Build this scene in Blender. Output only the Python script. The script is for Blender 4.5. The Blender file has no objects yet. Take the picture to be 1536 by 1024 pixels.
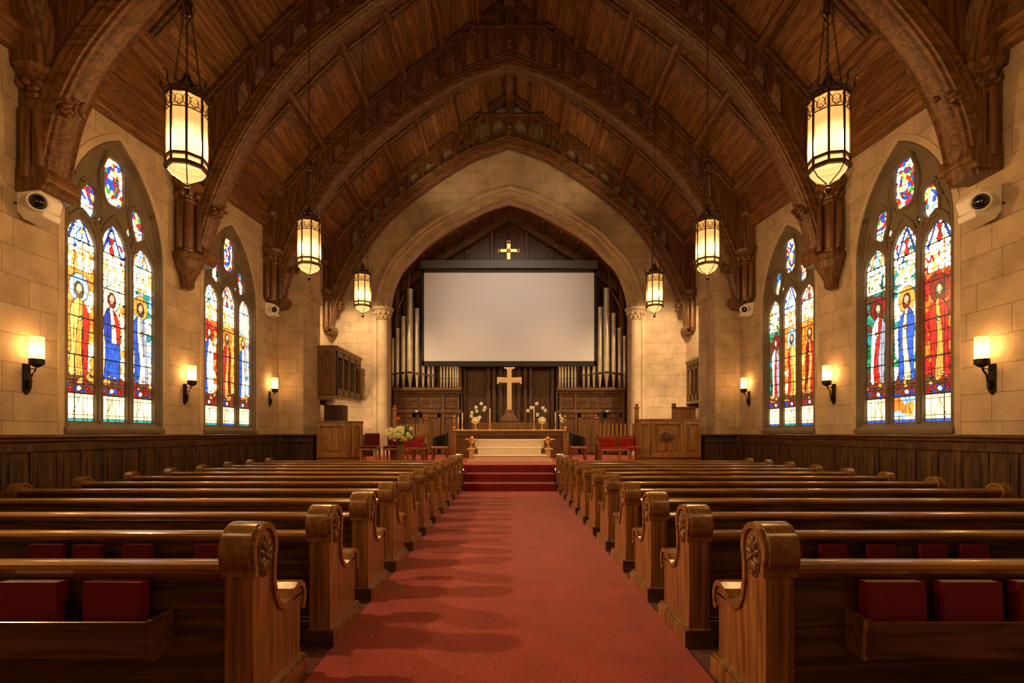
import bpy, bmesh, math, random
import numpy as np
from mathutils import Vector, Matrix
from mathutils.geometry import tessellate_polygon
random.seed(7)
PI = math.pi
F = 0.05            # floor level
ST = 0.66           # platform level
CZ = 1.5
SC = bpy.context.scene
COL = SC.collection

# ------------------------------------------------------------------ materials
def new_mat(name):
    m = bpy.data.materials.new(name); m.use_nodes = True
    nt = m.node_tree; b = nt.nodes['Principled BSDF']
    return m, nt, b

def plain(name, col, rough=0.5, metal=0.0, spec=0.5, bump=0.0, bscale=60):
    m, nt, b = new_mat(name)
    b.inputs['Roughness'].default_value = rough
    b.inputs['Metallic'].default_value = metal
    b.inputs['Specular IOR Level'].default_value = spec
    tc = nt.nodes.new('ShaderNodeTexCoord'); n = nt.nodes.new('ShaderNodeTexNoise')
    n.inputs['Scale'].default_value = bscale; n.inputs['Detail'].default_value = 4
    nt.links.new(tc.outputs['Object'], n.inputs['Vector'])
    r = nt.nodes.new('ShaderNodeValToRGB')
    r.color_ramp.elements[0].position = .3; r.color_ramp.elements[1].position = .7
    r.color_ramp.elements[0].color = (*[c*.82 for c in col], 1); r.color_ramp.elements[1].color = (*[min(1,c*1.12) for c in col], 1)
    nt.links.new(n.outputs['Fac'], r.inputs['Fac']); nt.links.new(r.outputs['Color'], b.inputs['Base Color'])
    if bump:
        bp = nt.nodes.new('ShaderNodeBump'); bp.inputs['Strength'].default_value = bump; bp.inputs['Distance'].default_value = .01
        nt.links.new(n.outputs['Fac'], bp.inputs['Height']); nt.links.new(bp.outputs['Normal'], b.inputs['Normal'])
    return m

def wood(name, dark, light, axis='x', rough=0.38, scale=1.0, planks=None, spec=.5, coat=0.0):
    """stretched noise grain; planks=(axis, width) draws board joints"""
    m, nt, b = new_mat(name); L = nt.links.new; N = nt.nodes.new
    tc = N('ShaderNodeTexCoord'); mp = N('ShaderNodeMapping')
    st = {'x': (.5, 6, 6), 'y': (6, .5, 6), 'z': (6, 6, .5)}[axis]
    mp.inputs['Scale'].default_value = tuple(s*scale for s in st)
    L(tc.outputs['Object'], mp.inputs['Vector'])
    n1 = N('ShaderNodeTexNoise'); n1.inputs['Scale'].default_value = 1.1; n1.inputs['Detail'].default_value = 2; n1.inputs['Distortion'].default_value = .4
    L(mp.outputs['Vector'], n1.inputs['Vector'])
    mu = N('ShaderNodeMath'); mu.operation = 'MULTIPLY'; mu.inputs[1].default_value = 11
    L(n1.outputs['Fac'], mu.inputs[0])
    pp = N('ShaderNodeMath'); pp.operation = 'PINGPONG'; pp.inputs[1].default_value = 1
    L(mu.outputs[0], pp.inputs[0])
    n2 = N('ShaderNodeTexNoise'); n2.inputs['Scale'].default_value = 7; n2.inputs['Detail'].default_value = 5
    L(mp.outputs['Vector'], n2.inputs['Vector'])
    mx = N('ShaderNodeMix'); mx.data_type = 'FLOAT'; mx.inputs[0].default_value = .62
    L(pp.outputs[0], mx.inputs[2]); L(n2.outputs['Fac'], mx.inputs[3])
    cr = N('ShaderNodeValToRGB')
    cr.color_ramp.elements[0].position = .22; cr.color_ramp.elements[1].position = .72
    cr.color_ramp.elements[0].color = (*dark, 1); cr.color_ramp.elements[1].color = (*light, 1)
    L(mx.outputs[0], cr.inputs['Fac'])
    col = cr.outputs['Color']; hgt = mx.outputs[0]
    if planks:
        ax, w = planks
        sp = N('ShaderNodeSeparateXYZ'); L(tc.outputs['Object'], sp.inputs[0])
        dv = N('ShaderNodeMath'); dv.operation = 'DIVIDE'; dv.inputs[1].default_value = w
        L(sp.outputs[{'x':0,'y':1,'z':2}[ax]], dv.inputs[0])
        fr = N('ShaderNodeMath'); fr.operation = 'FRACT'; L(dv.outputs[0], fr.inputs[0])
        gt = N('ShaderNodeMath'); gt.operation = 'GREATER_THAN'; gt.inputs[1].default_value = .07; L(fr.outputs[0], gt.inputs[0])
        fl = N('ShaderNodeMath'); fl.operation = 'FLOOR'; L(dv.outputs[0], fl.inputs[0])
        wn = N('ShaderNodeTexWhiteNoise'); wn.noise_dimensions = '1D'; L(fl.outputs[0], wn.inputs['W'])
        vr = N('ShaderNodeMapRange'); vr.inputs[3].default_value = .72; vr.inputs[4].default_value = 1.15; L(wn.outputs['Value'], vr.inputs[0])
        m1 = N('ShaderNodeMath'); m1.operation = 'MULTIPLY_ADD'; m1.inputs[1].default_value = .65; m1.inputs[2].default_value = .35; L(gt.outputs[0], m1.inputs[0])
        m2 = N('ShaderNodeMath'); m2.operation = 'MULTIPLY'; L(m1.outputs[0], m2.inputs[0]); L(vr.outputs[0], m2.inputs[1])
        vm = N('ShaderNodeVectorMath'); vm.operation = 'SCALE'; L(col, vm.inputs[0]); L(m2.outputs[0], vm.inputs['Scale'])
        col = vm.outputs[0]
    L(col, b.inputs['Base Color'])
    b.inputs['Roughness'].default_value = rough; b.inputs['Specular IOR Level'].default_value = spec
    b.inputs['Coat Weight'].default_value = coat; b.inputs['Coat Roughness'].default_value = .18
    bp = N('ShaderNodeBump'); bp.inputs['Strength'].default_value = .12; bp.inputs['Distance'].default_value = .004
    L(hgt, bp.inputs['Height']); L(bp.outputs['Normal'], b.inputs['Normal'])
    return m

def stone(name, axis='y', c1=(.56,.425,.295), c2=(.475,.36,.245), bw=.92, bh=.40, off=0.0, plainstone=False):
    m, nt, b = new_mat(name); L = nt.links.new; N = nt.nodes.new
    tc = N('ShaderNodeTexCoord'); sp = N('ShaderNodeSeparateXYZ'); L(tc.outputs['Object'], sp.inputs[0])
    ad = N('ShaderNodeMath'); ad.operation = 'ADD'; L(sp.outputs[0], ad.inputs[0]); L(sp.outputs[1], ad.inputs[1])
    cb = N('ShaderNodeCombineXYZ'); L(ad.outputs[0], cb.inputs[0]); L(sp.outputs[2], cb.inputs[1])
    mp = N('ShaderNodeMapping'); mp.inputs['Location'].default_value = (3.3, 9.12+off, 0); L(cb.outputs[0], mp.inputs['Vector'])
    n = N('ShaderNodeTexNoise'); n.inputs['Scale'].default_value = 2.2; n.inputs['Detail'].default_value = 6; L(tc.outputs['Object'], n.inputs['Vector'])
    n2 = N('ShaderNodeTexNoise'); n2.inputs['Scale'].default_value = 26; n2.inputs['Detail'].default_value = 5; L(tc.outputs['Object'], n2.inputs['Vector'])
    hg = n2.outputs['Fac']
    if not plainstone:
        dn = N('ShaderNodeTexNoise'); dn.inputs['Scale'].default_value = 5; L(tc.outputs['Object'], dn.inputs['Vector'])
        dv = N('ShaderNodeVectorMath'); dv.operation = 'SCALE'; dv.inputs['Scale'].default_value = .014; L(dn.outputs['Color'], dv.inputs[0])
        da = N('ShaderNodeVectorMath'); da.operation = 'ADD'; L(mp.outputs[0], da.inputs[0]); L(dv.outputs[0], da.inputs[1])
        br = N('ShaderNodeTexBrick'); L(da.outputs[0], br.inputs['Vector'])
        br.inputs['Scale'].default_value = 1; br.inputs['Brick Width'].default_value = bw; br.inputs['Row Height'].default_value = bh
        br.inputs['Mortar Size'].default_value = .006; br.inputs['Mortar Smooth'].default_value = .4; br.inputs['Bias'].default_value = 0
        br.inputs['Color1'].default_value = (*c1, 1); br.inputs['Color2'].default_value = (*c2, 1); br.inputs['Mortar'].default_value = (*[c*.52 for c in c2], 1)
        br.offset = .42; br.squash = .75; br.squash_frequency = 3
        base = br.outputs['Color']
        inv = N('ShaderNodeMath'); inv.operation = 'MULTIPLY_ADD'; inv.inputs[1].default_value = -1.2; L(br.outputs['Fac'], inv.inputs[0]); L(n2.outputs['Fac'], inv.inputs[2])
        hg = inv.outputs[0]
    else:
        rg = N('ShaderNodeRGB'); rg.outputs[0].default_value = (*c1, 1); base = rg.outputs[0]
    mr = N('ShaderNodeMapRange'); mr.inputs[1].default_value = .3; mr.inputs[2].default_value = .7; mr.inputs[3].default_value = .78; mr.inputs[4].default_value = 1.14
    L(n.outputs['Fac'], mr.inputs[0])
    mr2 = N('ShaderNodeMapRange'); mr2.inputs[1].default_value = .3; mr2.inputs[2].default_value = .7; mr2.inputs[3].default_value = .92; mr2.inputs[4].default_value = 1.06
    L(n2.outputs['Fac'], mr2.inputs[0])
    mm = N('ShaderNodeMath'); mm.operation = 'MULTIPLY'; L(mr.outputs[0], mm.inputs[0]); L(mr2.outputs[0], mm.inputs[1])
    vm = N('ShaderNodeVectorMath'); vm.operation = 'SCALE'; L(base, vm.inputs[0]); L(mm.outputs[0], vm.inputs['Scale'])
    L(vm.outputs[0], b.inputs['Base Color']); b.inputs['Roughness'].default_value = .85; b.inputs['Specular IOR Level'].default_value = .25
    bp = N('ShaderNodeBump'); bp.inputs['Strength'].default_value = .35; bp.inputs['Distance'].default_value = .012
    L(hg, bp.inputs['Height']); L(bp.outputs['Normal'], b.inputs['Normal'])
    return m

def carpet(name, c1, c2):
    m, nt, b = new_mat(name); L = nt.links.new; N = nt.nodes.new
    tc = N('ShaderNodeTexCoord')
    n = N('ShaderNodeTexNoise'); n.inputs['Scale'].default_value = 75; n.inputs['Detail'].default_value = 5; L(tc.outputs['Object'], n.inputs['Vector'])
    n2 = N('ShaderNodeTexNoise'); n2.inputs['Scale'].default_value = 3; n2.inputs['Detail'].default_value = 5; L(tc.outputs['Object'], n2.inputs['Vector'])
    mx = N('ShaderNodeMix'); mx.data_type = 'FLOAT'; mx.inputs[0].default_value = .22
    L(n.outputs['Fac'], mx.inputs[2]); L(n2.outputs['Fac'], mx.inputs[3])
    r = N('ShaderNodeValToRGB'); r.color_ramp.elements[0].position = .33; r.color_ramp.elements[1].position = .66
    r.color_ramp.elements[0].color = (*c1, 1); r.color_ramp.elements[1].color = (*c2, 1)
    L(mx.outputs[0], r.inputs['Fac']); L(r.outputs['Color'], b.inputs['Base Color'])
    b.inputs['Roughness'].default_value = .95; b.inputs['Specular IOR Level'].default_value = .1
    b.inputs['Sheen Weight'].default_value = .25
    bp = N('ShaderNodeBump'); bp.inputs['Strength'].default_value = .6; bp.inputs['Distance'].default_value = .006
    L(n.outputs['Fac'], bp.inputs['Height']); L(bp.outputs['Normal'], b.inputs['Normal'])
    return m

def opal(name, col, strength, trans=.55, tcol=(1,.86,.62), hot=None, axis=2, centre=.45, width=.45):
    """lit translucent lamp glass: glows and lets the bulb's light through"""
    m = bpy.data.materials.new(name); m.use_nodes = True; nt = m.node_tree; nt.nodes.clear(); N = nt.nodes.new; L = nt.links.new
    o = N('ShaderNodeOutputMaterial'); e = N('ShaderNodeEmission'); t = N('ShaderNodeBsdfTransparent'); mx = N('ShaderNodeMixShader')
    e.inputs[0].default_value = (*col, 1); e.inputs[1].default_value = strength; t.inputs[0].default_value = (*tcol, 1)
    mx.inputs[0].default_value = 1-trans
    if hot:  # bulb's hot spot painted as a brighter band in the emission
        tc = N('ShaderNodeTexCoord'); sp = N('ShaderNodeSeparateXYZ'); L(tc.outputs['Generated'], sp.inputs[0])
        a = N('ShaderNodeMath'); a.operation = 'SUBTRACT'; a.inputs[1].default_value = centre; L(sp.outputs[axis], a.inputs[0])
        b = N('ShaderNodeMath'); b.operation = 'ABSOLUTE'; L(a.outputs[0], b.inputs[0])
        c = N('ShaderNodeMapRange'); c.interpolation_type = 'SMOOTHSTEP'; c.inputs[1].default_value = width; c.inputs[2].default_value = .02; c.inputs[3].default_value = 0; c.inputs[4].default_value = 1
        L(b.outputs[0], c.inputs[0]); k = N('ShaderNodeMix'); k.data_type = 'RGBA'; k.inputs[6].default_value = (*[q*strength for q in col], 1); k.inputs[7].default_value = (*hot, 1)
        L(c.outputs[0], k.inputs[0]); L(k.outputs[2], e.inputs[0]); e.inputs[1].default_value = 1
    L(t.outputs[0], mx.inputs[1]); L(e.outputs[0], mx.inputs[2]); L(mx.outputs[0], o.inputs[0])
    return m

def glass_mat():
    m = bpy.data.materials.new('stained_glass'); m.use_nodes = True; nt = m.node_tree; nt.nodes.clear(); N = nt.nodes.new; L = nt.links.new
    o = N('ShaderNodeOutputMaterial'); e = N('ShaderNodeEmission'); a = N('ShaderNodeVertexColor'); a.layer_name = 'Col'
    g = N('ShaderNodeBsdfGlossy'); g.inputs['Roughness'].default_value = .25; mx = N('ShaderNodeMixShader'); mx.inputs[0].default_value = .06
    L(a.outputs['Color'], e.inputs[0]); e.inputs[1].default_value = 1.0
    L(e.outputs[0], mx.inputs[1]); L(g.outputs[0], mx.inputs[2]); L(mx.outputs[0], o.inputs[0])
    return m

DK = (.030,.0085,.0028); MD = (.135,.047,.0155)
M = {
 'redd':   carpet('dark_red_upholstery', (.07,.006,.006), (.13,.010,.009)),
 'stepc':  carpet('step_carpet', (.085,.007,.010), (.27,.022,.024)),
 'roof':   wood('roof_boards', (0.1062,0.0454,0.0140), (0.3540,0.1676,0.0532), 'y', .5, 1, planks=('x', .165)),
 'truss':  wood('truss_oak', (0.0588,0.0227,0.0076), (0.1960,0.0875,0.0298), 'x', .42, .8),
 'trussz': wood('truss_oak_upright', (0.0588,0.0227,0.0076), (0.1960,0.0875,0.0298), 'z', .42, .8),
 'trussy': wood('truss_oak_along', (0.0770,0.0298,0.0093), (0.2450,0.1103,0.0357), 'y', .45, .8),
 'pewx':   wood('pew_oak_long', (0.0260,0.0121,0.0042), (0.1357,0.0653,0.0203), 'x', .30, 1, coat=.3),
 'pewz':   wood('pew_oak_end', (0.0978,0.0422,0.0108), (0.3450,0.1716,0.0480), 'z', .30, 1, coat=.4),
 'pewcap': wood('pew_oak_cap', (0.1380,0.0634,0.0168), (0.2990,0.1518,0.0420), 'y', .24, 1, coat=.6),
 'rail':   wood('pew_oak_rail', (0.1760,0.0754,0.0192), (0.3740,0.1885,0.0504), 'x', .22, 1, coat=.6),
 'carved': plain('carved_oak', (.20,.105,.05), .35, 0, .6),
 'wains':  wood('wainscot_oak', (0.0260,0.0128,0.0045), (0.1180,0.0596,0.0203), 'z', .42, 1, planks=('y', .13)),
 'wainc':  wood('wainscot_cap', (0.0354,0.0156,0.0049), (0.1298,0.0568,0.0168), 'y', .32, 1, coat=.3),
 'case':   wood('organ_case_oak', (0.0649,0.0256,0.0084), (0.1947,0.0880,0.0280), 'z', .42, 1),
 'casex':  wood('organ_case_cross', (0.0649,0.0256,0.0084), (0.1947,0.0880,0.0280), 'x', .42, 1),
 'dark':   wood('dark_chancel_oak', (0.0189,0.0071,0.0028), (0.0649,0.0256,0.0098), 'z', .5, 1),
 'rered':  wood('reredos_oak', (0.0590,0.0227,0.0084), (0.1770,0.0738,0.0252), 'z', .42, 1, planks=('x', .21)),
 'pulpit': wood('pulpit_oak', (.150,.070,.021), (.42,.205,.062), 'z', .36, 1, coat=.2),
 'pulpx':  wood('pulpit_oak_cap', (0.0944,0.0469,0.0154), (0.2360,0.1278,0.0420), 'x', .3, 1, coat=.3),
 'redwood':wood('cherry_chair_wood', (0.1300,0.0385,0.0100), (0.3300,0.1100,0.0300), 'x', .3, 1, coat=.3),
 'stoney': stone('limestone_side', 'y'),
 'stonex': stone('limestone_front', 'x'),
 'stonep': stone('limestone_dressed', 'x', (.56,.44,.30), plainstone=True),
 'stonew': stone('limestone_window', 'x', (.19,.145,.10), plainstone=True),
 'carpet': carpet('red_carpet', (.14,.013,.013), (.52,.062,.045)),
 'carpet2':carpet('dark_red_carpet', (.06,.008,.006), (.13,.018,.013)),
 'iron':   plain('black_iron', (.022,.018,.014), .45, .6),
 'bronze': plain('aged_bronze', (.075,.045,.02), .42, .7),
 'gold':   plain('gilded_metal', (.72,.46,.15), .38, .75, bump=.1, bscale=40),
 'goldp':  plain('pale_gilt_wood', (.74,.52,.24), .45, .15),
 'cream':  plain('cream_marble', (.86,.76,.60), .45, 0, .5),
 'white':  plain('white_plastic', (.84,.80,.76), .4),
 'black':  plain('black_plastic', (.012,.012,.012), .35),
 'lens':   plain('lens_glass', (.004,.004,.005), .06, 0, 1.0),
 'screen': plain('screen_fabric', (.80,.79,.80), .85, 0, .2, bscale=300),
 'screenb':plain('screen_border', (.012,.011,.010), .6),
 'housing':plain('screen_housing', (.085,.075,.066), .5),
 'pipe':   plain('organ_pipe_metal', (.72,.64,.48), .36, .55, bscale=3),
 'redcl':  carpet('red_upholstery', (.22,.011,.008), (.40,.022,.015)),
 'blackcl':carpet('black_upholstery', (.006,.007,.006), (.018,.019,.016)),
 'book':   plain('maroon_cover', (.19,.010,.026), .42, 0, .5),
 'pages':  plain('page_edges', (.66,.52,.38), .8),
 'pagesr': plain('red_page_edges', (.28,.06,.06), .7),
 'petal':  plain('cream_petals', (.88,.86,.40), .6),
 'petalw': plain('white_petals', (.82,.80,.62), .6),
 'petalr': plain('red_petals', (.75,.06,.02), .6),
 'leaf':   plain('green_leaves', (.06,.14,.03), .55),
 'vase':   plain('brass_vase', (.30,.19,.07), .4, .5),
 'candle': plain('ivory_candle', (.85,.74,.52), .5),
 'glass':  glass_mat(),
 'opal':   opal('lantern_opal_glass', (1,.52,.15), .95, .36, hot=(2.9,1.8,.75), centre=.42, width=.42),
 'opalb':  opal('lantern_bowl_glass', (1,.56,.19), 1.15, .30),
 'opalt':  opal('lantern_filigree_glass', (1,.48,.14), .60, .25),
 'sopal':  opal('sconce_opal_glass', (1,.58,.20), 1.6, .35, hot=(3.0,2.0,.9), centre=.4, width=.55),
}

# ------------------------------------------------------------------ mesh building
class MB:
    def __init__(s): s.v = []; s.f = []
    def add(s, vs, fs):
        k = len(s.v); s.v += [tuple(p) for p in vs]; s.f += [tuple(i+k for i in f) for f in fs]; return s
    def box(s, x0, x1, y0, y1, z0, z1):
        if x0 > x1: x0, x1 = x1, x0
        if y0 > y1: y0, y1 = y1, y0
        return s.add([(x0,y0,z0),(x1,y0,z0),(x1,y1,z0),(x0,y1,z0),(x0,y0,z1),(x1,y0,z1),(x1,y1,z1),(x0,y1,z1)],
                     [(0,3,2,1),(4,5,6,7),(0,1,5,4),(1,2,6,5),(2,3,7,6),(3,0,4,7)])
    def frustum(s, c, w0, d0, w1, d1, z0, z1):
        x, y = c
        return s.add([(x-w0,y-d0,z0),(x+w0,y-d0,z0),(x+w0,y+d0,z0),(x-w0,y+d0,z0),(x-w1,y-d1,z1),(x+w1,y-d1,z1),(x+w1,y+d1,z1),(x-w1,y+d1,z1)],
                     [(0,3,2,1),(4,5,6,7),(0,1,5,4),(1,2,6,5),(2,3,7,6),(3,0,4,7)])
    def prism(s, poly, holes, mp, t0, t1):
        """poly/holes: 2D loops, mp(u,v,t)->xyz"""
        loops = [poly]+list(holes); flat = [p for l in loops for p in l]
        tris = tessellate_polygon([[Vector((p[0],p[1],0)) for p in l] for l in loops])
        n = len(flat); vs = [mp(p[0],p[1],t0) for p in flat]+[mp(p[0],p[1],t1) for p in flat]
        fs = [tuple(t) for t in tris]+[tuple(i+n for i in reversed(t)) for t in tris]
        k = 0
        for l in loops:
            m = len(l)
            for i in range(m):
                a, b2 = k+i, k+(i+1) % m; fs.append((a, b2, b2+n, a+n))
            k += m
        return s.add(vs, fs)
    def lathe(s, prof, c, n=16, axis='z', rot=0.0, sx=1.0):
        """prof [(r,h)]"""
        cx, cy, cz = c; vs = []; fs = []
        for r, h in prof:
            for i in range(n):
                a = 2*PI*i/n+rot; u, w = r*math.cos(a)*sx, r*math.sin(a)
                vs.append({'z':(cx+u,cy+w,cz+h),'y':(cx+u,cy+h,cz+w),'x':(cx+h,cy+u,cz+w)}[axis])
        m = len(prof)
        for j in range(m-1):
            for i in range(n):
                a = j*n+i; b2 = j*n+(i+1) % n; fs.append((a, b2, b2+n, a+n))
        fs.append(tuple(range(n))[::-1]); fs.append(tuple(range((m-1)*n, m*n)))
        return s.add(vs, fs)
    def tube(s, path, r, n=8):
        P = [Vector(p) for p in path]; vs = []; fs = []
        for i, p in enumerate(P):
            t = (P[min(i+1, len(P)-1)]-P[max(i-1, 0)]).normalized()
            up = Vector((0,0,1)) if abs(t.z) < .9 else Vector((1,0,0))
            a = t.cross(up).normalized(); b2 = t.cross(a)
            rr = r[i] if isinstance(r, (list, tuple)) else r
            for k in range(n):
                an = 2*PI*k/n; vs.append(p+a*rr*math.cos(an)+b2*rr*math.sin(an))
        for i in range(len(P)-1):
            for k in range(n):
                q = i*n+k; w = i*n+(k+1) % n; fs.append((q, w, w+n, q+n))
        fs.append(tuple(range(n))[::-1]); fs.append(tuple(range((len(P)-1)*n, len(P)*n)))
        return s.add(vs, fs)
    def sphere(s, c, rx, ry=None, rz=None, n=10, m=6, mat=None):
        ry = ry or rx; rz = rz or rx; vs = []; fs = []
        for j in range(m+1):
            ph = PI*j/m
            for i in range(n):
                a = 2*PI*i/n; p = Vector((rx*math.sin(ph)*math.cos(a), ry*math.sin(ph)*math.sin(a), rz*math.cos(ph)))
                if mat: p = mat @ p
                vs.append(Vector(c)+p)
        for j in range(m):
            for i in range(n):
                a = j*n+i; b2 = j*n+(i+1) % n; fs.append((a, b2, b2+n, a+n))
        return s.add(vs, fs)
    def sweep(s, path, prof, yoff=0.0, clampx=None, closed=True):
        """path [(x,z)] in the XZ plane; prof [(n,y)], n along the outward normal"""
        P = path; N = len(P); vs = []; fs = []; m = len(prof)
        nr = []
        for i in range(N-1):
            dx, dz = P[i+1][0]-P[i][0], P[i+1][1]-P[i][1]; l = math.hypot(dx, dz) or 1; nr.append((-dz/l, dx/l))
        for i in range(N):
            a = nr[max(i-1, 0)]; b2 = nr[min(i, N-2)]
            nx, nz = a[0]+b2[0], a[1]+b2[1]; l = math.hypot(nx, nz); nx /= l; nz /= l
            k = 1/max(.4, nx*a[0]+nz*a[1])
            for (q, y) in prof:
                x = P[i][0]+nx*q*k; z = P[i][1]+nz*q*k
                if clampx: x = max(-clampx, min(clampx, x))
                vs.append((x, yoff+y, z))
        for i in range(N-1):
            for k in range(m if closed else m-1):
                a = i*m+k; b2 = i*m+(k+1) % m; fs.append((a, b2, b2+m, a+m))
        if closed:
            fs.append(tuple(range(m))[::-1]); fs.append(tuple(range((N-1)*m, N*m)))
        return s.add(vs, fs)
    def build(s, name, mat, parent=None, smooth=False, bevel=0, seg=2, xf=None, loc=None):
        org = Vector((0,0,0))
        if parent is not None:
            p = parent
            while p is not None: org += p.location; p = p.parent
        else:
            if loc is not None: org = Vector(loc)
            elif s.v:
                a = np.array(s.v); mn = a.min(0); mxx = a.max(0); org = Vector(((mn[0]+mxx[0])/2, (mn[1]+mxx[1])/2, mn[2]))
        me = bpy.data.meshes.new(name)
        me.from_pydata([tuple(Vector(p)-org) for p in s.v], [], s.f)
        bm = bmesh.new(); bm.from_mesh(me); bmesh.ops.recalc_face_normals(bm, faces=bm.faces); bm.to_mesh(me); bm.free()
        me.materials.append(mat)
        if smooth:
            for p in me.polygons: p.use_smooth = True
            if smooth != 'all':
                try: me.set_sharp_from_angle(angle=math.radians(40))
                except Exception: pass
        o = bpy.data.objects.new(name, me); COL.objects.link(o)
        if parent is not None: o.parent = parent
        else: o.location = org
        if bevel:
            md = o.modifiers.new('Bevel', 'BEVEL'); md.width = bevel; md.segments = seg; md.limit_method = 'ANGLE'; md.angle_limit = math.radians(35)
        return o

def tag(o, label, cat, group=None):
    o['label'] = label; o['category'] = cat
    if group: o['group'] = group
    return o
def struct(o): o['kind'] = 'structure'; return o
def empty(name, loc, label=None, cat=None, group=None):
    o = bpy.data.objects.new(name, None); COL.objects.link(o); o.location = loc; o.empty_display_size = .2
    if label: tag(o, label, cat, group)
    return o
def copy_tree(o, parent=None):
    c = o.copy(); COL.objects.link(c)
    if parent is not None: c.parent = parent
    for ch in list(o.children):
        if ch.name in [x.name for x in c.children]: continue
        copy_tree(ch, c)
    return c

def smooth_path(pts, n=6):
    """Catmull-Rom through points"""
    out = []
    P = [(2*pts[0][0]-pts[1][0], 2*pts[0][1]-pts[1][1])]+list(pts)+[(2*pts[-1][0]-pts[-2][0], 2*pts[-1][1]-pts[-2][1])]
    for i in range(1, len(P)-2):
        for k in range(n):
            t = k/n; q = []
            for d in (0, 1):
                a, b2, c, e = P[i-1][d], P[i][d], P[i+1][d], P[i+2][d]
                q.append(.5*((2*b2)+(-a+c)*t+(2*a-5*b2+4*c-e)*t*t+(-a+3*b2-3*c+e)*t**3))
            out.append(tuple(q))
    out.append(tuple(pts[-1])); return out
def interp(path, x):
    for i in range(len(path)-1):
        a, b2 = path[i], path[i+1]
        if (a[0]-x)*(b2[0]-x) <= 0 and a[0] != b2[0]:
            t = (x-a[0])/(b2[0]-a[0]); return a[1]+t*(b2[1]-a[1])
    return path[-1][1] if abs(x-path[-1][0]) < abs(x-path[0][0]) else path[0][1]
def arch_loop(a, h, z0, zs, n=12, c=0.0):
    """pointed-arch loop: half width a, sill z0, spring zs, rise h, centred on c"""
    r = (a*a+h*h)/(2*a); pts = [(c-a, z0), (c+a, z0)]
    th = math.asin(min(1, h/r))
    right = [(c+a-r+r*math.cos(t*th/n), zs+r*math.sin(t*th/n)) for t in range(n+1)]
    left = [(2*c-x, z) for x, z in reversed(right[:-1])]
    return pts+right+left

# ------------------------------------------------------------------ camera
cam = bpy.data.cameras.new('camera'); cam.sensor_width = 36; cam.lens = 36*760/1536; cam.shift_x = 4/1536; cam.shift_y = 138/1536
cam.clip_end = 200
co = bpy.data.objects.new('camera', cam); COL.objects.link(co); co.location = (0,0,CZ); co.rotation_euler = (PI/2,0,0); SC.camera = co
SC.view_settings.view_transform = 'Standard'; SC.view_settings.look = 'None'; SC.view_settings.gamma = 1; SC.view_settings.use_curve_mapping = False
SC.view_settings.exposure = 0.58

# ------------------------------------------------------------------ shell
WX = 6.8; Y0 = -3.0; YW = 14.85; YC = 18.9
struct(MB().box(-7.4, 7.4, Y0-.3, 22.5, -.25, F).build('floor', M['carpet2']))
ROOF = [(6.45,8.55),(5.4,9.68),(4.3,10.75),(3.05,11.72),(1.74,12.70),(0,13.95)]
def roofz(x):
    return interp(ROOF, abs(x))
WIN = [(7.76, 9.90), (11.28, 13.55)]
SILL = 1.60; SPR = 4.78; RISE = 1.80
def win_loop(y0, y1, g=0.0):
    a = (y1-y0)/2+g; c = (y0+y1)/2
    return arch_loop(a, RISE+g, SILL-g, SPR, 14, c)
for s, nm in ((-1, 'left'), (1, 'right')):
    w = MB()
    outer = [(Y0, -.2), (YW+1.0, -.2), (YW+1.0, 8.6), (Y0, 8.6)]
    w.prism(outer, [win_loop(a, b) for a, b in WIN], lambda u, v, t: (s*t, u, v), WX, WX+.55)
    struct(w.build('wall_'+nm, M['stoney'], loc=(0,0,0)))
    # stone hood mould and splay round each window
    for (a, b) in WIN:
        pass
    # pier between nave and chancel bay, with a groove
    p = MB()
    p.box(s*6.06, s*6.79, YW+.05, YW+.53, -.2, 9.2); p.box(s*6.17, s*6.79, YW+.5, YW+.60, -.2, 9.2); p.box(s*6.05, s*6.79, YW+.60, 16.2, -.2, 9.2)
    p.box(s*6.0, s*6.75, YW+.0, 16.26, 5.60, 5.68)
    struct(p.build('wall_pier_'+nm, M['stonex'], loc=(0,0,0)))
    q = MB().box(s*6.6, s*7.2, 16.2, YC+.1, -.2, 8.9)
    struct(q.build('wall_bay_'+nm, M['stoney'], loc=(0,0,0)))
struct(MB().box(-7.3, 7.3, Y0-.3, Y0, -.2, 14.4).build('wall_rear', M['stonex'], loc=(0,0,0)))

# chancel arch wall
AIN = [(0,10.26),(.79,10.02),(1.89,9.47),(2.99,8.78),(3.63,8.16),(4.08,7.66),(4.36,7.07),(4.50,6.53),(4.54,6.10)]
AINs = smooth_path(AIN, 4)
AO = .17
loop = [(-x, z) for x, z in reversed(AINs)]+[(x, z) for x, z in AINs[1:]]
hole = [(-4.54, .3)]+loop+[(4.54, .3)]
outer = [(-7.2,-.2),(7.2,-.2),(7.2,8.4)]+[(x+.1, z+.35) for x, z in ROOF]+[(-x-.1, z+.35) for x, z in reversed(ROOF[:-1])]+[(-7.2,8.4)]
cw = MB().prism(outer, [hole[::-1]], lambda u, v, t: (u, t, v), YC, YC+.5)
struct(cw.build('wall_chancel', M['stonex'], loc=(0,0,0)))
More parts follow.
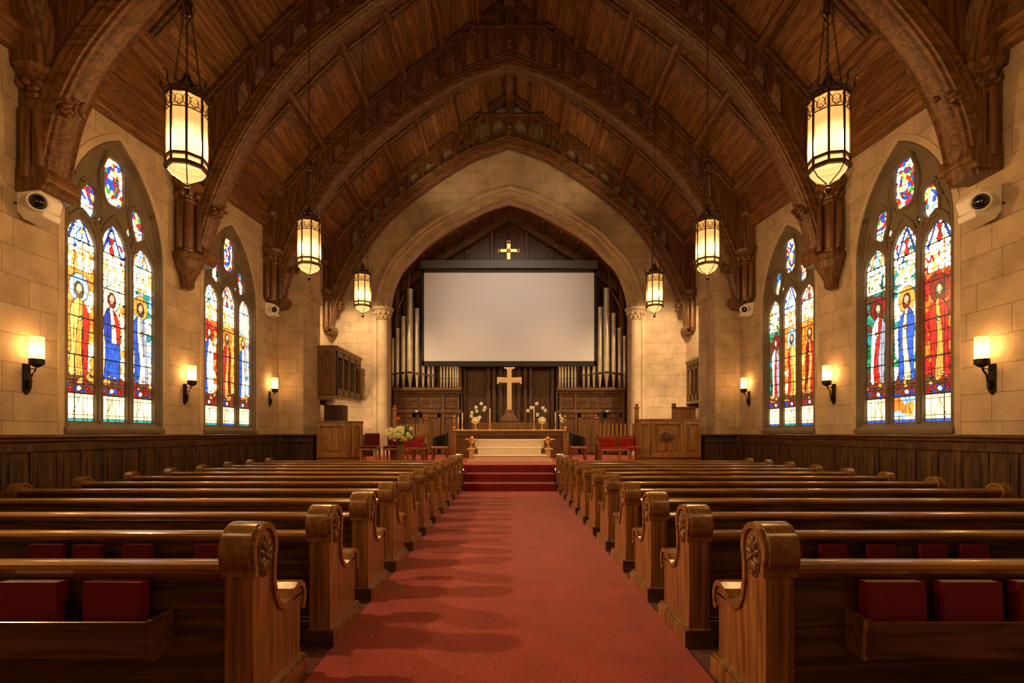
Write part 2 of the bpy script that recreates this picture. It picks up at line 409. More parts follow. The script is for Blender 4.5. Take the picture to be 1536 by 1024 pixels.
# moulded stone arch ring
ring = [(-x, z) for x, z in reversed(AINs)]+[(x, z) for x, z in AINs[1:]]
prof = [(.46,0.0),(.46,-.10),(.42,-.13),(.37,-.13),(.34,-.08),(.29,-.06),(.26,-.10),(.22,-.11),(.19,-.05),(.16,.03),(.11,.05),(.08,.0),(.03,.02),(0,.10),(-.02,.16),(0,.22),(-.04,.30),(-.04,.48),(.02,.5),(.3,.3)]
am = MB().sweep([(x, z) for x, z in ring], prof, YC)
struct(am.build('trim_1', M['stonep'], smooth=True, loc=(0,0,0)))
for s, nm in ((-1,'left'),(1,'right')):
    c = empty('stone_column', (s*4.72, YC-.02, ST), 'round stone column carrying the %s side of the chancel arch' % nm, 'column')
    # shaft
    MB().lathe([(.30,0),(.30,.12),(.26,.18),(.22,.24),(.21,.3),(.21,5.18)], (s*4.72, YC+.0, ST), 20).build('shaft', M['stonep'], c, smooth=True)
    cp = MB().lathe([(.21,5.05),(.25,5.08),(.22,5.12),(.26,5.22),(.33,5.36),(.36,5.40),(.40,5.42),(.40,5.50),(.37,5.52)], (s*4.72, YC, ST), 20)
    for k in range(11):
        a = PI*2*k/11
        cp.sphere((s*4.72+.31*math.cos(a), YC+.31*math.sin(a), ST+5.30), .055, .055, .08, 8, 5)
        cp.sphere((s*4.72+.26*math.cos(a+.3), YC+.26*math.sin(a+.3), ST+5.17), .045, .045, .06, 8, 5)
    cp.box(s*4.40, s*5.0, YC-.05, YC+.45, ST+5.50, ST+5.56)
    cp.build('capital', M['stonep'], c, smooth=True)
    # flat jamb shafts
    jb = MB().box(s*4.52, s*4.60, YC+.1, YC+.5, ST, 6.1).box(s*4.93, s*5.05, YC-.08, YC+.02, ST, 6.1)
    struct(jb.build('trim_%d' % (2 if s < 0 else 3), M['stonep'], loc=(0,0,0)))
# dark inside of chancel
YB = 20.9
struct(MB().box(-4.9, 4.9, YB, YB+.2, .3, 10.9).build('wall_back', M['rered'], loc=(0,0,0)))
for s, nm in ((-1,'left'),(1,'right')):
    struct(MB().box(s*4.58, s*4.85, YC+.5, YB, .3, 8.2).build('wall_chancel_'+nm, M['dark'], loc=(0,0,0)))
# chancel ceiling: sloping coffered timber
cc = MB()
CP = [(4.9,7.2),(2.85,8.75),(0,10.5)]
full = [(-x, z) for x, z in CP]+[(x, z) for x, z in reversed(CP[:-1])]
cc.sweep(full, [(.0,0),(.1,0),(.1,1.5),(.0,1.5)], YC+.5)
ceil_ch = struct(cc.build('ceiling_chancel', M['case'], loc=(0,0,0)))
cb = MB()
for yy in (YB-.35,):
    cb.sweep(full, [(0,0),(-.28,0),(-.28,.25),(0,.25)], yy)
for k in range(1, 7):
    for s in (-1, 1):
        x = s*k*.66; z = interp(CP, abs(x)); cb.box(x-.05, x+.05, YC+.5, YB-.2, z-.10, z)
cb.build('rafter', M['casex'], ceil_ch, bevel=.015)

# platform and steps
pl = MB().box(-6.75, 6.75, 13.75, YB, F-.05, ST)
struct(pl.build('floor_platform', M['carpet'], loc=(0,0,0)))
STEPX = 1.17
stp = MB().box(-STEPX, STEPX, 12.6, 13.15, F-.02, .253).box(-STEPX, STEPX, 13.1, 13.75, F-.02, .457).box(-STEPX, STEPX, 13.6, 13.76, F-.02, ST)
o = stp.build('chancel_steps', M['stepc'], bevel=.02); tag(o, 'red carpeted steps climbing from the aisle to the platform', 'steps')
EDG = MB()
ac = MB().box(-1.19, 1.19, Y0, 12.6, F, F+.012)
tag(ac.build('aisle_carpet', M['carpet']), 'long red carpet running down the aisle between the pews', 'carpet')

# wainscot
def wainscot(nm, x, y0, y1, s, idx):
    w = MB(); zt = 1.44
    w.box(s*(x-.04), s*x, y0, y1, F, zt)
    w.box(s*(x-.075), s*x, y0, y1, F, F+.2)
    w.box(s*(x-.075), s*x, y0, y1, zt-.20, zt-.10)
    n = max(1, int((y1-y0)/.42)); st = (y1-y0)/n
    for i in range(n+1):
        y = y0+i*st; w.box(s*(x-.065), s*x, y-.035, y+.035, F, zt-.1)
    for i in range(n):
        y = y0+(i+.5)*st
        lp = arch_loop(st/2-.085, .10, .35, zt-.38, 5, y)
        w.prism(lp, [], lambda u, v, t: (s*t, u, v), x-.058, x)
    o = struct(w.build('trim_%d' % idx, M['wains'], bevel=.006, seg=1, loc=(0,0,0)))
    c = MB().prism([(x, zt-.11),(x-.07, zt-.11),(x-.075, zt-.07),(x-.10, zt-.05),(x-.10, zt-.015),(x-.13, zt),(x-.13, zt+.03),(x-.11, zt+.045),(x, zt+.045)], [], lambda u, v, t: (s*u, t, v), y0, y1)
    c.build('cap_rail', M['wainc'], o, bevel=.006)
    return o
for k, s in enumerate((-1, 1)):
    wainscot('w', WX, Y0, YW-.05, s, 10+k)
    w = MB(); x1, x2 = 5.73, WX-.14
    w.box(s*x1, s*x2, YW-.05, YW+.02, F, 1.44)
    w.box(s*(x1-.02), s*x2, YW-.12, YW-.05, 1.24, 1.34); w.box(s*(x1-.02), s*x2, YW-.11, YW-.05, F, .3)
    for i in range(3):
        xx = x1+.02+i*(x2-x1-.06)/2; w.box(s*(xx-.02), s*(xx+.06), YW-.10, YW-.05, F, 1.3)
    w.box(s*x1, s*(x1+.3), YW, 16.2, F, 1.44)
    o = struct(w.build('trim_%d' % (12+k), M['dark'], bevel=.006, seg=1, loc=(0,0,0)))
    MB().box(s*(x1-.06), s*x2, YW-.17, YW+.04, 1.435, 1.485).box(s*(x1-.06), s*(x1+.3), YW+.04, 16.2, 1.435, 1.485).build('cap_rail', M['wainc'], o, bevel=.01)

for k, s in enumerate((-1, 1)):
    w = MB().box(s*4.62, s*6.58, YC-.06, YC, ST, 1.40)
    for i in range(5): w.box(s*(4.66+i*.46), s*(4.72+i*.46), YC-.09, YC-.06, ST, 1.38)
    w.box(s*4.60, s*6.58, YC-.12, YC, 1.40, 1.46)
    struct(w.build('trim_%d' % (14+k), M['dark'], bevel=.008, loc=(0,0,0)))
# ------------------------------------------------------------------ roof
rp = [(-x, z) for x, z in ROOF]+[(x, z) for x, z in reversed(ROOF[:-1])]
ce = MB().sweep(rp, [(0,0),(.12,0),(.12,YC-Y0),(0,YC-Y0)], Y0)
ceiling = struct(ce.build('ceiling', M['roof'], loc=(0,0,0)))
def zwt(y): return 6.95+.072*(y-8)
for s in (-1, 1):
    # sloping frieze: swept along y with stations
    def prof(y):
        t = zwt(y)
        return [(6.85,t-.16),(6.66,t-.16),(6.62,t-.12),(6.62,t+.02),(6.56,t+.06),(6.56,t+.14),(6.66,t+.20),(6.62,t+.52),(6.55,t+.54),(6.54,t+.62),(6.60,t+.66),(6.54,8.16),(6.46,8.20),(6.40,8.28),(6.40,8.36),(6.34,8.42),(6.32,8.52),(6.45,8.66),(6.85,8.66)]
    f = MB(); st = []
    ys = (Y0, 8, 14.85) if True else ()
    vs = []; 
    for y in ys: vs += [(s*a, y, b) for a, b in prof(y)]
    m = len(prof(0)); fs = []
    for i in range(len(ys)-1):
        for k in range(m):
            a = i*m+k; b2 = i*m+(k+1) % m; fs.append((a, b2, b2+m, a+m))
    fs.append(tuple(range(m))); fs.append(tuple(range((len(ys)-1)*m, len(ys)*m)))
    f.add(vs, fs); f.build('frieze_board', M['trussy'], ceiling, bevel=.008)
    f2 = MB(); vs = []; pf = [(a+ (0 if a > 6.8 else -.0), b) for a, b in prof(14.85)]
    vs = [(s*a, 14.85, b) for a, b in pf]+[(s*a, YC, b) for a, b in pf]
    f2.add(vs, [(k, (k+1) % m, (k+1) % m+m, k+m) for k in range(m)]).build('frieze_board', M['trussy'], ceiling, bevel=.008)
    # chevron battens on the frieze panel
    hb = MB()
    y = 7.9
    while y < 14.3:
        if not (10.1 < y < 11.3):
            t = zwt(y)
            z0, z1, zm = t+.24, t+.50, t+.37
            hb.tube([(s*6.655, y, z0), (s*6.64, y+.16, zm), (s*6.63, y, z1)], .010, 4)
        y += .20
    hb.build('chevron_carving', M['trussy'], ceiling)
    # purlins
    for px in (5.35, 4.1, 3.05, 1.97, .95):
        z = roofz(px); zz = roofz(px-.1); a = math.atan2(zz-z, .1)
        dx, dz = math.cos(a), math.sin(a); nx, nz = -dz, -dx    # roof direction (towards ridge) and inward normal
        def pt(u, v): return (px-dx*u-v*dz*1.0, z+dz*u-v*dx)
        pr = [(-.13,-.02),(-.13,.06),(-.09,.08),(-.09,.16),(-.05,.22),(.05,.22),(.09,.16),(.09,.08),(.13,.06),(.13,-.02)]
        MB().prism([pt(u, v) for u, v in pr], [], lambda u, v, t: (s*u, t, v), Y0, YC).build('purlin', M['trussy'], ceiling, bevel=.006)
    # common rafters
    for yy in (6.0, 9.05, 12.5, 16.6):
        half = [(x, z) for x, z in ROOF]
        pth = [(s*x, z) for x, z in half]
        if s > 0: pth = pth[::-1]
        MB().sweep(pth, [(0,-.09),(-.06,-.09),(-.10,-.05),(-.13,-.05),(-.13,.05),(-.10,.05),(-.06,.09),(0,.09)], yy).build('rafter', M['truss'], ceiling, bevel=.006)
rb = MB().box(-.14, .14, Y0, YC, 13.55, 13.9); rb.build('ridge_beam', M['trussy'], ceiling, bevel=.02)

# ------------------------------------------------------------------ trusses
CUR = [(0,11.96),(.60,11.74),(1.33,11.47),(2.31,10.9),(3.16,10.31),(4.19,9.48),(4.79,8.83),(5.19,8.28),(5.60,7.62),(6.0,6.8),(6.28,6.05),(6.46,5.37)]
CURs = smooth_path(CUR[1:], 5); CURs = [CUR[0]]+CURs
def offs(path, d):
    out = []
    for i in range(len(path)):
        a = path[max(i-1,0)]; b2 = path[min(i+1,len(path)-1)]
        if i == 0: a = path[0]; b2 = path[1]
        dx, dz = b2[0]-a[0], b2[1]-a[1]; l = math.hypot(dx, dz); out.append((path[i][0]-dz/l*d, path[i][1]+dx/l*d))
    return out
OUT = offs(CURs, .34); OUT[0] = (0, CUR[0][1]+.38)
CURA = [(0,11.2),(.6,11.0),(1.33,10.7),(2.31,10.15),(3.16,9.55),(4.19,8.65),(5.22,7.52),(5.75,6.88),(6.01,6.45),(6.235,5.93),(6.37,5.35),(6.42,5.08)]
CURAs = [CURA[0]]+smooth_path(CURA[1:], 5)
OUTA = offs(CURAs, .34); OUTA[0] = (0, CURA[0][1]+.38)
def out_z(x): return interp(OUT, abs(x))
def leaf_boss(mb, c, r, rnd):
    for k in range(9):
        a = rnd.uniform(0, 2*PI); q = rnd.uniform(.3, .9)*r
        m = Matrix.Rotation(rnd.uniform(0, PI), 3, 'X') @ Matrix.Rotation(rnd.uniform(0, PI), 3, 'Z')
        mb.sphere((c[0]+math.cos(a)*q*.7, c[1]+rnd.uniform(-.06,.06), c[2]+math.sin(a)*q*1.3), r*.55, r*.3, r*.2, 8, 5, m)
    mb.sphere(c, r*.4, r*.5, r*.5, 8, 6)
def truss(D, name_lab, CURs=CURs, OUT=OUT, dz=0.0, py=-.33, longbrace=False, tip=True):
    def out_z(x): return interp(OUT, abs(x))
    RD = .46
    t = empty('roof_truss', (0, D, 4.4), name_lab, 'roof truss', 'arched timber roof trusses')
    rp_ = [(.34,0),(.34,.0),(.29,-.02),(.25,0),(.07,0),(.06,.03),(.02,.04),(0,.07),(.03,.10),(.03,.12),(-.01,.15),(-.02,.19),(-.02,.30),(-.01,.34),(.03,.37),(.03,.39),(0,.41),(.02,.44),(.06,.46),(.34,.46)]
    whole = [(-x, z) for x, z in reversed(CURs)]+CURs[1:]
    MB().sweep(whole, rp_[1:], D, clampx=6.79).build('arch_rib', M['truss'], t, smooth=True)
    # second slim roll on the face of the rib
    MB().sweep(whole, [(.16,-.012),(.18,-.02),(.20,-.012),(.20,.01),(.16,.01)], D, clampx=6.79).build('rib_bead', M['truss'], t)
    for s in (-1, 1):
        # principal rafter under the roof
        ch = [(s*x, z) for x, z in ROOF]
        if s > 0: ch = ch[::-1]
        MB().sweep(ch, [(-.02,.02),(-.12,.0),(-.13,.03),(-.18,.03),(-.20,.0),(-.25,.02),(-.25,.26),(-.02,.26)], D).build('principal_rafter', M['truss'], t, bevel=.006)
        # pierced spandrel tracery
        tr = MB(); xs = [.10,.66,1.28,1.92,2.54,3.12,3.66,4.16,4.62,5.04,5.42,5.78]
        for i in range(len(xs)-1):
            a, b2 = xs[i], xs[i+1]
            def lo(x): return out_z(x)-.04
            def hi(x): return roofz(x)-.33
            def cell(zl, zh, tall):
                outer = [(a, zl(a)), ((a+b2)/2, zl((a+b2)/2)), (b2, zl(b2)), (b2, zh(b2)), ((a+b2)/2, zh((a+b2)/2)), (a, zh(a))]
                m_ = .06; c = (a+b2)/2; h = (b2-a)/2-m_
                bot_a, bot_b = zl(a+m_)+.06, zl(b2-m_)+.06
                top = min(zh(a+m_), zh(b2-m_))-.03 if not tall else (zh(c)-.12)
                top = min(top, zh(c)-.10)
                if top-max(bot_a, bot_b) < .12: 
                    tr.prism(outer, [], lambda u, v, t_: (s*u, t_, v), D+.03, D+.11); return
                hh = top-max(bot_a, bot_b); k = min(.30, hh*.7); sp = top-k
                hl = [(a+m_, bot_a), (b2-m_, bot_b), (c+h, sp), (c+h*.72, sp+k*.10), (c+h*.80, sp+k*.34), (c+h*.62, sp+k*.52), (c+h*.36, sp+k*.50), (c+h*.34, sp+k*.72), (c+h*.18, sp+k*.9), (c, top)]
                hl += [(2*c-x, z) for x, z in reversed(hl[2:-1])]
                tr.prism(outer, [hl], lambda u, v, t_: (s*u, t_, v), D+.03, D+.11)
            if b2 < 1.35:
                cell(lo, lambda x: 12.98, False)
                cell(lambda x: 13.06, lambda x: hi(x)+.03, False) if hi(b2) > 13.4 else None
            else:
                cell(lo, hi, False)
            zt_ = roofz(a)-.3
            MB().box(s*(a-.03), s*(a+.03), D-.01, D+.15, out_z(a)-.02, zt_).build('tracery_post', M['trussz'], t, bevel=.008, seg=1)
        # solid web down to the wall post
        xa = xs[-1]
        web = [(xa, out_z(xa)-.06)]+[(x, z) for x, z in OUT if x > xa and x < 6.6 and z > 6.3]+[(6.6, 6.3), (6.6, 8.3), (6.45, 8.35), (xa, roofz(xa)-.3)]
        tr.prism(web, [], lambda u, v, t_: (s*u, t_, v), D+.03, D+.11)
        tr.build('spandrel_tracery', M['trussz'], t, bevel=.006, seg=1)
        # wall post with shafts
        y0, y1 = D+py, D+.50
        def clampw(mb): mb.v = [((s*min(abs(v[0]), 6.79)), v[1], v[2]) for v in mb.v]; return mb
        p = MB().box(s*6.50, s*6.79, y0+.02, y1, 5.22+dz, 8.5)
        p.lathe([(.085,.05),(.085,1.0)], (s*6.52, y0+.05, 5.2+dz), 10).lathe([(.07,.05),(.07,1.0)], (s*6.66, y0+.0, 5.2+dz), 10)
        p.lathe([(.06,.05),(.06,1.0)], (s*6.42, y0+.22, 5.2+dz), 10)
        p.box(s*6.48, s*6.79, y0-.02, y0+.1, 6.6, 8.0)
        p.build('wall_post', M['trussz'], t, bevel=.015, smooth=True)
        c = MB().lathe([(.14,0),(.16,.05),(.12,.10),(.19,.26),(.28,.32),(.30,.40),(.24,.43)], (s*6.58, y0+.12, 6.18+dz*.2), 8, rot=PI/8)
        for k in range(8):
            a = k*PI/4; c.sphere((s*6.58+.19*math.cos(a), y0+.12+.19*math.sin(a), 6.36+dz*.2), .055, .055, .07, 7, 5)
        clampw(c).build('capital', M['trussz'], t, smooth=True)
        clampw(MB().lathe([(.10,0),(.13,.05),(.13,.12),(.09,.16)], (s*6.58, y0+.10, 5.16+dz), 8, rot=PI/8)).build('post_base', M['trussz'], t, smooth=True)
        clampw(MB().lathe([(.11,0),(.14,.05),(.18,.12),(.18,.18),(.12,.22)], (s*6.58, y0+.10, 7.45), 8, rot=PI/8)).build('upper_collar', M['trussz'], t, smooth=True)
        b = MB()
        b.prism([(6.79,5.42),(6.42,5.42),(6.36,5.38),(6.34,5.30),(6.34,5.22),(6.40,5.17),(6.44,5.10),(6.79,5.06)], [], lambda u, v, t_: (s*u, t_, v+dz), D-.05, D+.50)
        b.build('corbel_block', M['trussz'], t, bevel=.02)
        if tip:
            q = clampw(MB().lathe([(.02,-.02),(.10,.02),(.13,.08),(.12,.14),(.17,.26),(.25,.42),(.30,.56),(.33,.60),(.33,.70),(.28,.74)], (s*6.66, D-.08, 4.48), 8, rot=PI/8))
            q.build('pendant_corbel', M['trussz'], t, bevel=.02)
        # carved leaves where the rib springs
        lb = MB(); rnd = random.Random(int(D*10)+s)
        bx_ = 6.16 if dz else 6.12; leaf_boss(lb, (s*bx_, D+.02, 6.12+dz*.4), .13, rnd); leaf_boss(lb, (s*(bx_-.02), D+.20, 6.22+dz*.4), .12, rnd)
        lb.build('carved_leaf_boss', M['trussz'], t, smooth='all')
        for bx in (4.1, 1.5):
            lb = MB(); leaf_boss(lb, (s*bx, D+.05, roofz(bx)-.42), .12, rnd); lb.tube([(s*bx, D+.02, roofz(bx)-.3), (s*bx, D+.02, out_z(bx)+.0)], .05, 8)
            lb.build('carved_boss', M['trussz'], t, smooth=True)
        if longbrace:
            path = [(y0+.15, 6.55), (y0+.10, 6.9), (y0-.02, 7.3), (y0-.25, 7.7), (y0-.65, 8.1), (y0-1.2, 8.4)]
            path = smooth_path(path, 4); mb = MB(); vs = []; fs = []
            pr = [(6.79,-.24),(6.40,-.24),(6.36,-.2),(6.40,-.12),(6.34,-.08),(6.30,0),(6.34,.08),(6.40,.12),(6.36,.2),(6.40,.24),(6.79,.24)]
            for i, (yy, zz) in enumerate(path):
                A = path[max(0,i-1)]; B = path[min(len(path)-1,i+1)]; dy, dz = B[0]-A[0], B[1]-A[1]; l = math.hypot(dy, dz); ny, nz = dz/l, -dy/l
                vs += [(s*x, yy+ny*q_, zz+nz*q_) for x, q_ in pr]
            m = len(pr)
            for i in range(len(path)-1):
                for k in range(m):
                    a = i*m+k; b2 = i*m+(k+1) % m; fs.append((a, b2, b2+m, a+m))
            mb.add(vs, fs).build('wall_brace', M['trussz'], t, smooth=True)
    cbm = MB().box(-1.55, 1.55, D+.0, D+.20, 12.96, 13.08).box(-1.5, 1.5, D-.03, D+.22, 12.98, 13.03)
    cbm.build('collar_beam', M['truss'], t, bevel=.01)
    kp = MB().box(-.08, .08, D-.02, D+.20, 12.2, 13.9); kp.lathe([(.02,-.18),(.07,-.14),(.09,-.08),(.05,-.02),(.10,.05),(.10,.12)], (0, D-.0, 12.5), 10)
    leaf_boss(kp, (0, D-.02, 13.05), .13, random.Random(5)); kp.build('king_post', M['trussz'], t, bevel=.01)
    return t
truss(7.0, 'nearest arched oak roof truss, its feet just above the pair of large near cameras', CURs=CURAs, OUT=OUTA, dz=-.24, py=-.02, tip=False, longbrace=True)
truss(10.58, 'second arched oak roof truss, with long pendant corbels between the two windows of each wall')
truss(14.30, 'third arched oak roof truss, spanning the nave at the two piers before the platform', tip=False)
truss(18.28, 'farthest arched oak roof truss, lying against the stone chancel wall', tip=False)

# ------------------------------------------------------------------ stained glass
def hashn(ix, iy, k):
    h = np.sin(ix*127.1+iy*311.7+k*74.7)*43758.5453
    return h-np.floor(h)
def voro(u, v, cell, seed):
    x, y = u/cell, v/cell; ix, iy = np.floor(x), np.floor(y)
    d1 = np.full(u.shape, 9.0); d2 = np.full(u.shape, 9.0); cid = np.zeros(u.shape)
    for a in (-1,0,1):
        for b2 in (-1,0,1):
            jx, jy = ix+a, iy+b2
            px, py = jx+hashn(jx, jy, seed), jy+hashn(jx, jy, seed+9)
            d = np.hypot(x-px, y-py); idv = hashn(jx, jy, seed+21)
            nearer = d < d1
            d2 = np.where(nearer, d1, np.minimum(d2, d)); cid = np.where(nearer, idv, cid); d1 = np.where(nearer, d, d1)
    return d2-d1, cid
PAL = {
 'white':(2.4,2.2,1.7),'pale':(1.9,1.5,.80),'yellow':(1.7,1.05,.20),'amber':(1.25,.50,.07),'orange':(1.1,.26,.03),
 'red':(.80,.035,.02),'dred':(.35,.02,.015),'blue':(.045,.14,.70),'dblue':(.03,.07,.42),'sky':(.55,.95,1.6),
 'green':(.06,.45,.12),'teal':(.05,.40,.35),'dgreen':(.02,.14,.05),'purple':(.22,.06,.30),'brown':(.16,.06,.02),'skin':(1.0,.62,.32),'lead':(.012,.010,.008),'grey':(.55,.55,.62),'cream':(1.5,1.25,.62)}
def pick(cid, names):
    out = np.zeros(cid.shape+(3,)); n = len(names)
    k = np.minimum((cid*n).astype(int), n-1)
    for i, nm in enumerate(names): out[k == i] = PAL[nm]
    return out
# figure specs: robe left, robe right, under-robe, halo, hair, background
FIGS = {
 'a': dict(robeL='yellow', robeR='red', mid='amber', halo='sky', hair='brown', bg=('orange','amber','pale','amber'), top=('white','white','pale','sky','blue','white','yellow')),
 'b': dict(robeL='dblue', robeR='red', mid='white', halo='pale', hair='dred', bg=('pale','cream','amber','pale'), low='blue', top=('white','sky','blue','white','red','white','pale')),
 'c': dict(robeL='blue', robeR='grey', mid='white', halo='amber', hair='brown', bg=('white','teal','grey','sky','pale','pale'), top=('white','sky','teal','amber','white','white','pale')),
 'd': dict(robeL='blue', robeR='white', mid='white', halo='red', hair='brown', bg=('amber','orange','pale','red'), top=('white','sky','green','white','pale')),
 'e': dict(robeL='red', robeR='dred', mid='amber', halo='orange', hair='brown', bg=('amber','orange','yellow','amber'), top=('white','pale','sky','orange','purple')),
 'f': dict(robeL='grey', robeR='white', mid='red', halo='dred', hair='brown', bg=('dgreen','teal','brown','green'), top=('white','green','yellow','teal','pale')),
 'g': dict(robeL='blue', robeR='blue', mid='cream', halo='amber', hair='dred', bg=('teal','white','pale','green'), top=('white','purple','blue','red','white','green','white','pale')),
 'h': dict(robeL='red', robeR='red', mid='amber', halo='dred', hair='brown', bg=('red','red','orange','dred'), top=('white','blue','pale','purple','orange','white','white','pale')),
}
def lancet_colors(U, V, W, spec, seed):
    """U across 0..W, V metres above the sill"""
    fg = FIGS[spec]; c = W/2+.012*math.sin(seed); du = U-c; K = 1.12; q = du/K
    e1, c1 = voro(U, V, .075, seed); e2, c2 = voro(U, V*.6, .045, seed+3); e3, c3 = voro(U, V, .14, seed+5)
    edge = np.abs(du)/(W/2)
    top = np.zeros(U.shape+(3,)); mostly = (edge < .62)
    top = np.where((mostly & (c2 > .30))[...,None], pick(c2, ('white','white','pale','white')), pick(c1, fg['top']))
    col = top; reg = np.zeros(U.shape)
    bgm = (V > .72) & (V <= 2.45)
    col = np.where(bgm[...,None], pick(c3, fg['bg']), col); reg = np.where(bgm, 1, reg)
    mid = (V > 2.45) & (V < 2.8)
    col = np.where(mid[...,None], pick(c2, ('pale','white','yellow','white')+tuple(fg['bg'][:1])), col); reg = np.where(mid, 2, reg)
    fig = np.zeros(U.shape, bool)
    def put(mask, colr, r):
        nonlocal col, reg, fig
        col = np.where(mask[...,None], np.array(PAL[colr]), col); reg = np.where(mask, r, reg); fig = fig | mask
    gr = (V > .62) & (V < .78+.03*np.sin(U*22+seed)); col = np.where(gr[...,None], pick(c1, ('brown','brown','amber','brown','dred')), col); reg = np.where(gr, 3, reg)
    hz = 2.16; sway = .022*np.sin(V*3.2+seed)
    put((q/.165)**2+((V-hz)/.23)**2 < 1, fg['halo'], 4)
    w = K*np.interp(V, [.74,.80,.95,1.3,1.62,1.80,1.92,2.0], [.13,.16,.155,.145,.165,.155,.105,.03])
    body = (np.abs(du-sway) < w) & (V > .75) & (V < 2.0)
    split = du-sway-.03*np.sin(V*4+seed*2)
    put(body & (split < 0), fg['robeL'], 5); put(body & (split >= 0), fg['robeR'], 6)
    und = (np.abs(split-.01) < K*np.interp(V, [.74,1.1,1.5,1.9], [.075,.055,.045,.03])) & body
    put(und, fg['mid'], 7)
    if 'low' in fg: put(body & (V < 1.38), fg['low'], 8)
    put(((q-.005)/.080)**2+((V-hz+.03)/.135)**2 < 1, fg['hair'], 9)
    put(((q-.005)/.050)**2+((V-hz+.01)/.082)**2 < 1, 'skin', 10)
    put(((q-.03)/.04)**2+((V-1.66-q*.6)/.035)**2 < 1, 'skin', 11)
    put(((q+.045)/.035)**2+((V-.80)/.020)**2 < 1, 'skin', 12); put(((q-.06)/.035)**2+((V-.79)/.020)**2 < 1, 'skin', 12)
    drape = body & (np.abs(np.sin((du-sway)*62+np.sin(V*3.2+seed)*2.2+V*1.5)) < .22); col = np.where(drape[...,None], col*.30, col)
    gab = (V > 2.9) & (np.abs(np.abs(du)-(3.42-V)*.40) < .018) & (V < 3.42); put(gab, 'blue' if spec in 'abgh' else 'amber', 13)
    put((V > 2.9) & (np.abs(du) < .035+.02*np.sin(V*30)) & (V < 3.2), 'red' if spec in 'bgeh' else 'sky', 14)
    b1 = (V > .47) & (V <= .62); col = np.where(b1[...,None], pick(c1, ('dred','brown','dblue','brown','dred')), col); reg = np.where(b1, 15, reg)
    put(((du)/.045)**2+((V-.545)/.038)**2 < 1, 'white', 16); put((np.abs(np.abs(du)-.16) < .03) & (np.abs(V-.545) < .03), 'red', 16)
    b0 = (V <= .47)
    col = np.where(b0[...,None], pick(c3, ('cream','pale','cream') if spec != 'g' else ('orange','sky','cream','amber')), col); reg = np.where(b0, 17, reg)
    put((V < .06), 'teal' if spec in 'abcd' else 'blue', 18)
    col = col*(.72+.5*c2[...,None])
    lead = (e1 < .05) & ~fig & (V > .47)
    lead |= b0 & ((np.abs(np.sin(U*26)) < .09) | (np.abs(np.abs(du)-(.06+.05*np.sin(V*13))) < .006) | (np.abs(V-.40) < .006) | (np.abs(V-.12) < .006))
    for zb in np.arange(.47, 4.0, .205): lead |= np.abs(V-zb) < .008
    lead |= (np.abs(np.abs(du)-.085) < .004)
    lead |= edge > .93
    dif = np.zeros(U.shape, bool); dif[1:,:] |= reg[1:,:] != reg[:-1,:]; dif[:,1:] |= reg[:,1:] != reg[:,:-1]
    lead |= dif
    return np.where(lead[...,None], np.array(PAL['lead']), col)
def eyelet_colors(U, V, cu, cv, seed):
    e1, c1 = voro(U, V, .075, seed); r = np.hypot((U-cu), (V-cv)*.6)
    col = pick(c1, ('white','pale','blue','red','yellow','sky'))
    k = (r > .10) & (r < .17); col = np.where(k[...,None], pick(c1, ('blue','red','purple','green','yellow')), col)
    col = col*(.7+.6*c1[...,None])
    return np.where((e1 < .07)[...,None], np.array(PAL['lead']), col)
def glass_panel(s, x, y0, y1, z0, z1, fn, name, parent, res=.0125):
    nu = max(3, int((y1-y0)/res)); nv = max(3, int((z1-z0)/res))
    U, V = np.meshgrid(np.linspace(0, y1-y0, nu), np.linspace(z0, z1, nv))
    colr = fn(U, V)
    org = parent.location
    pts = np.stack([np.full(U.shape, s*x-org[0]), y0+U-org[1], V-org[2]], -1).reshape(-1, 3)
    idx = np.arange(nu*nv).reshape(nv, nu)
    q = np.stack([idx[:-1,:-1], idx[:-1,1:], idx[1:,1:], idx[1:,:-1]], -1).reshape(-1, 4)
    me = bpy.data.meshes.new(name); me.from_pydata(pts.tolist(), [], q.tolist())
    at = me.color_attributes.new('Col', 'FLOAT_COLOR', 'POINT')
    rgba = np.concatenate([colr.reshape(-1,3)*GL, np.ones((nu*nv,1))], 1).astype(np.float32)
    at.data.foreach_set('color', rgba.ravel()); me.materials.append(M['glass'])
    o = bpy.data.objects.new(name, me); COL.objects.link(o); o.parent = parent
    return o
GL = 1.0
def lancet_loop(c, h, z0, zs, rise):
    """cusped lancet opening"""
    base = arch_loop(h, rise, z0, zs, 8, c)
    return base
def vesica(c, z, a, b2, n=8, twist=0.0):
    pts = []
    for k in range(4*n):
        t = 2*PI*k/(4*n); r = 1-.10*math.cos(4*t)*(1)
        u = a*math.sin(t)*(abs(math.sin(t))**.15 if math.sin(t) else 0)*r; w = b2*math.cos(t)*r
        pts.append((c+u*math.cos(twist)-w*math.sin(twist)*1.0, z+w*math.cos(twist)+u*math.sin(twist)))
    return pts
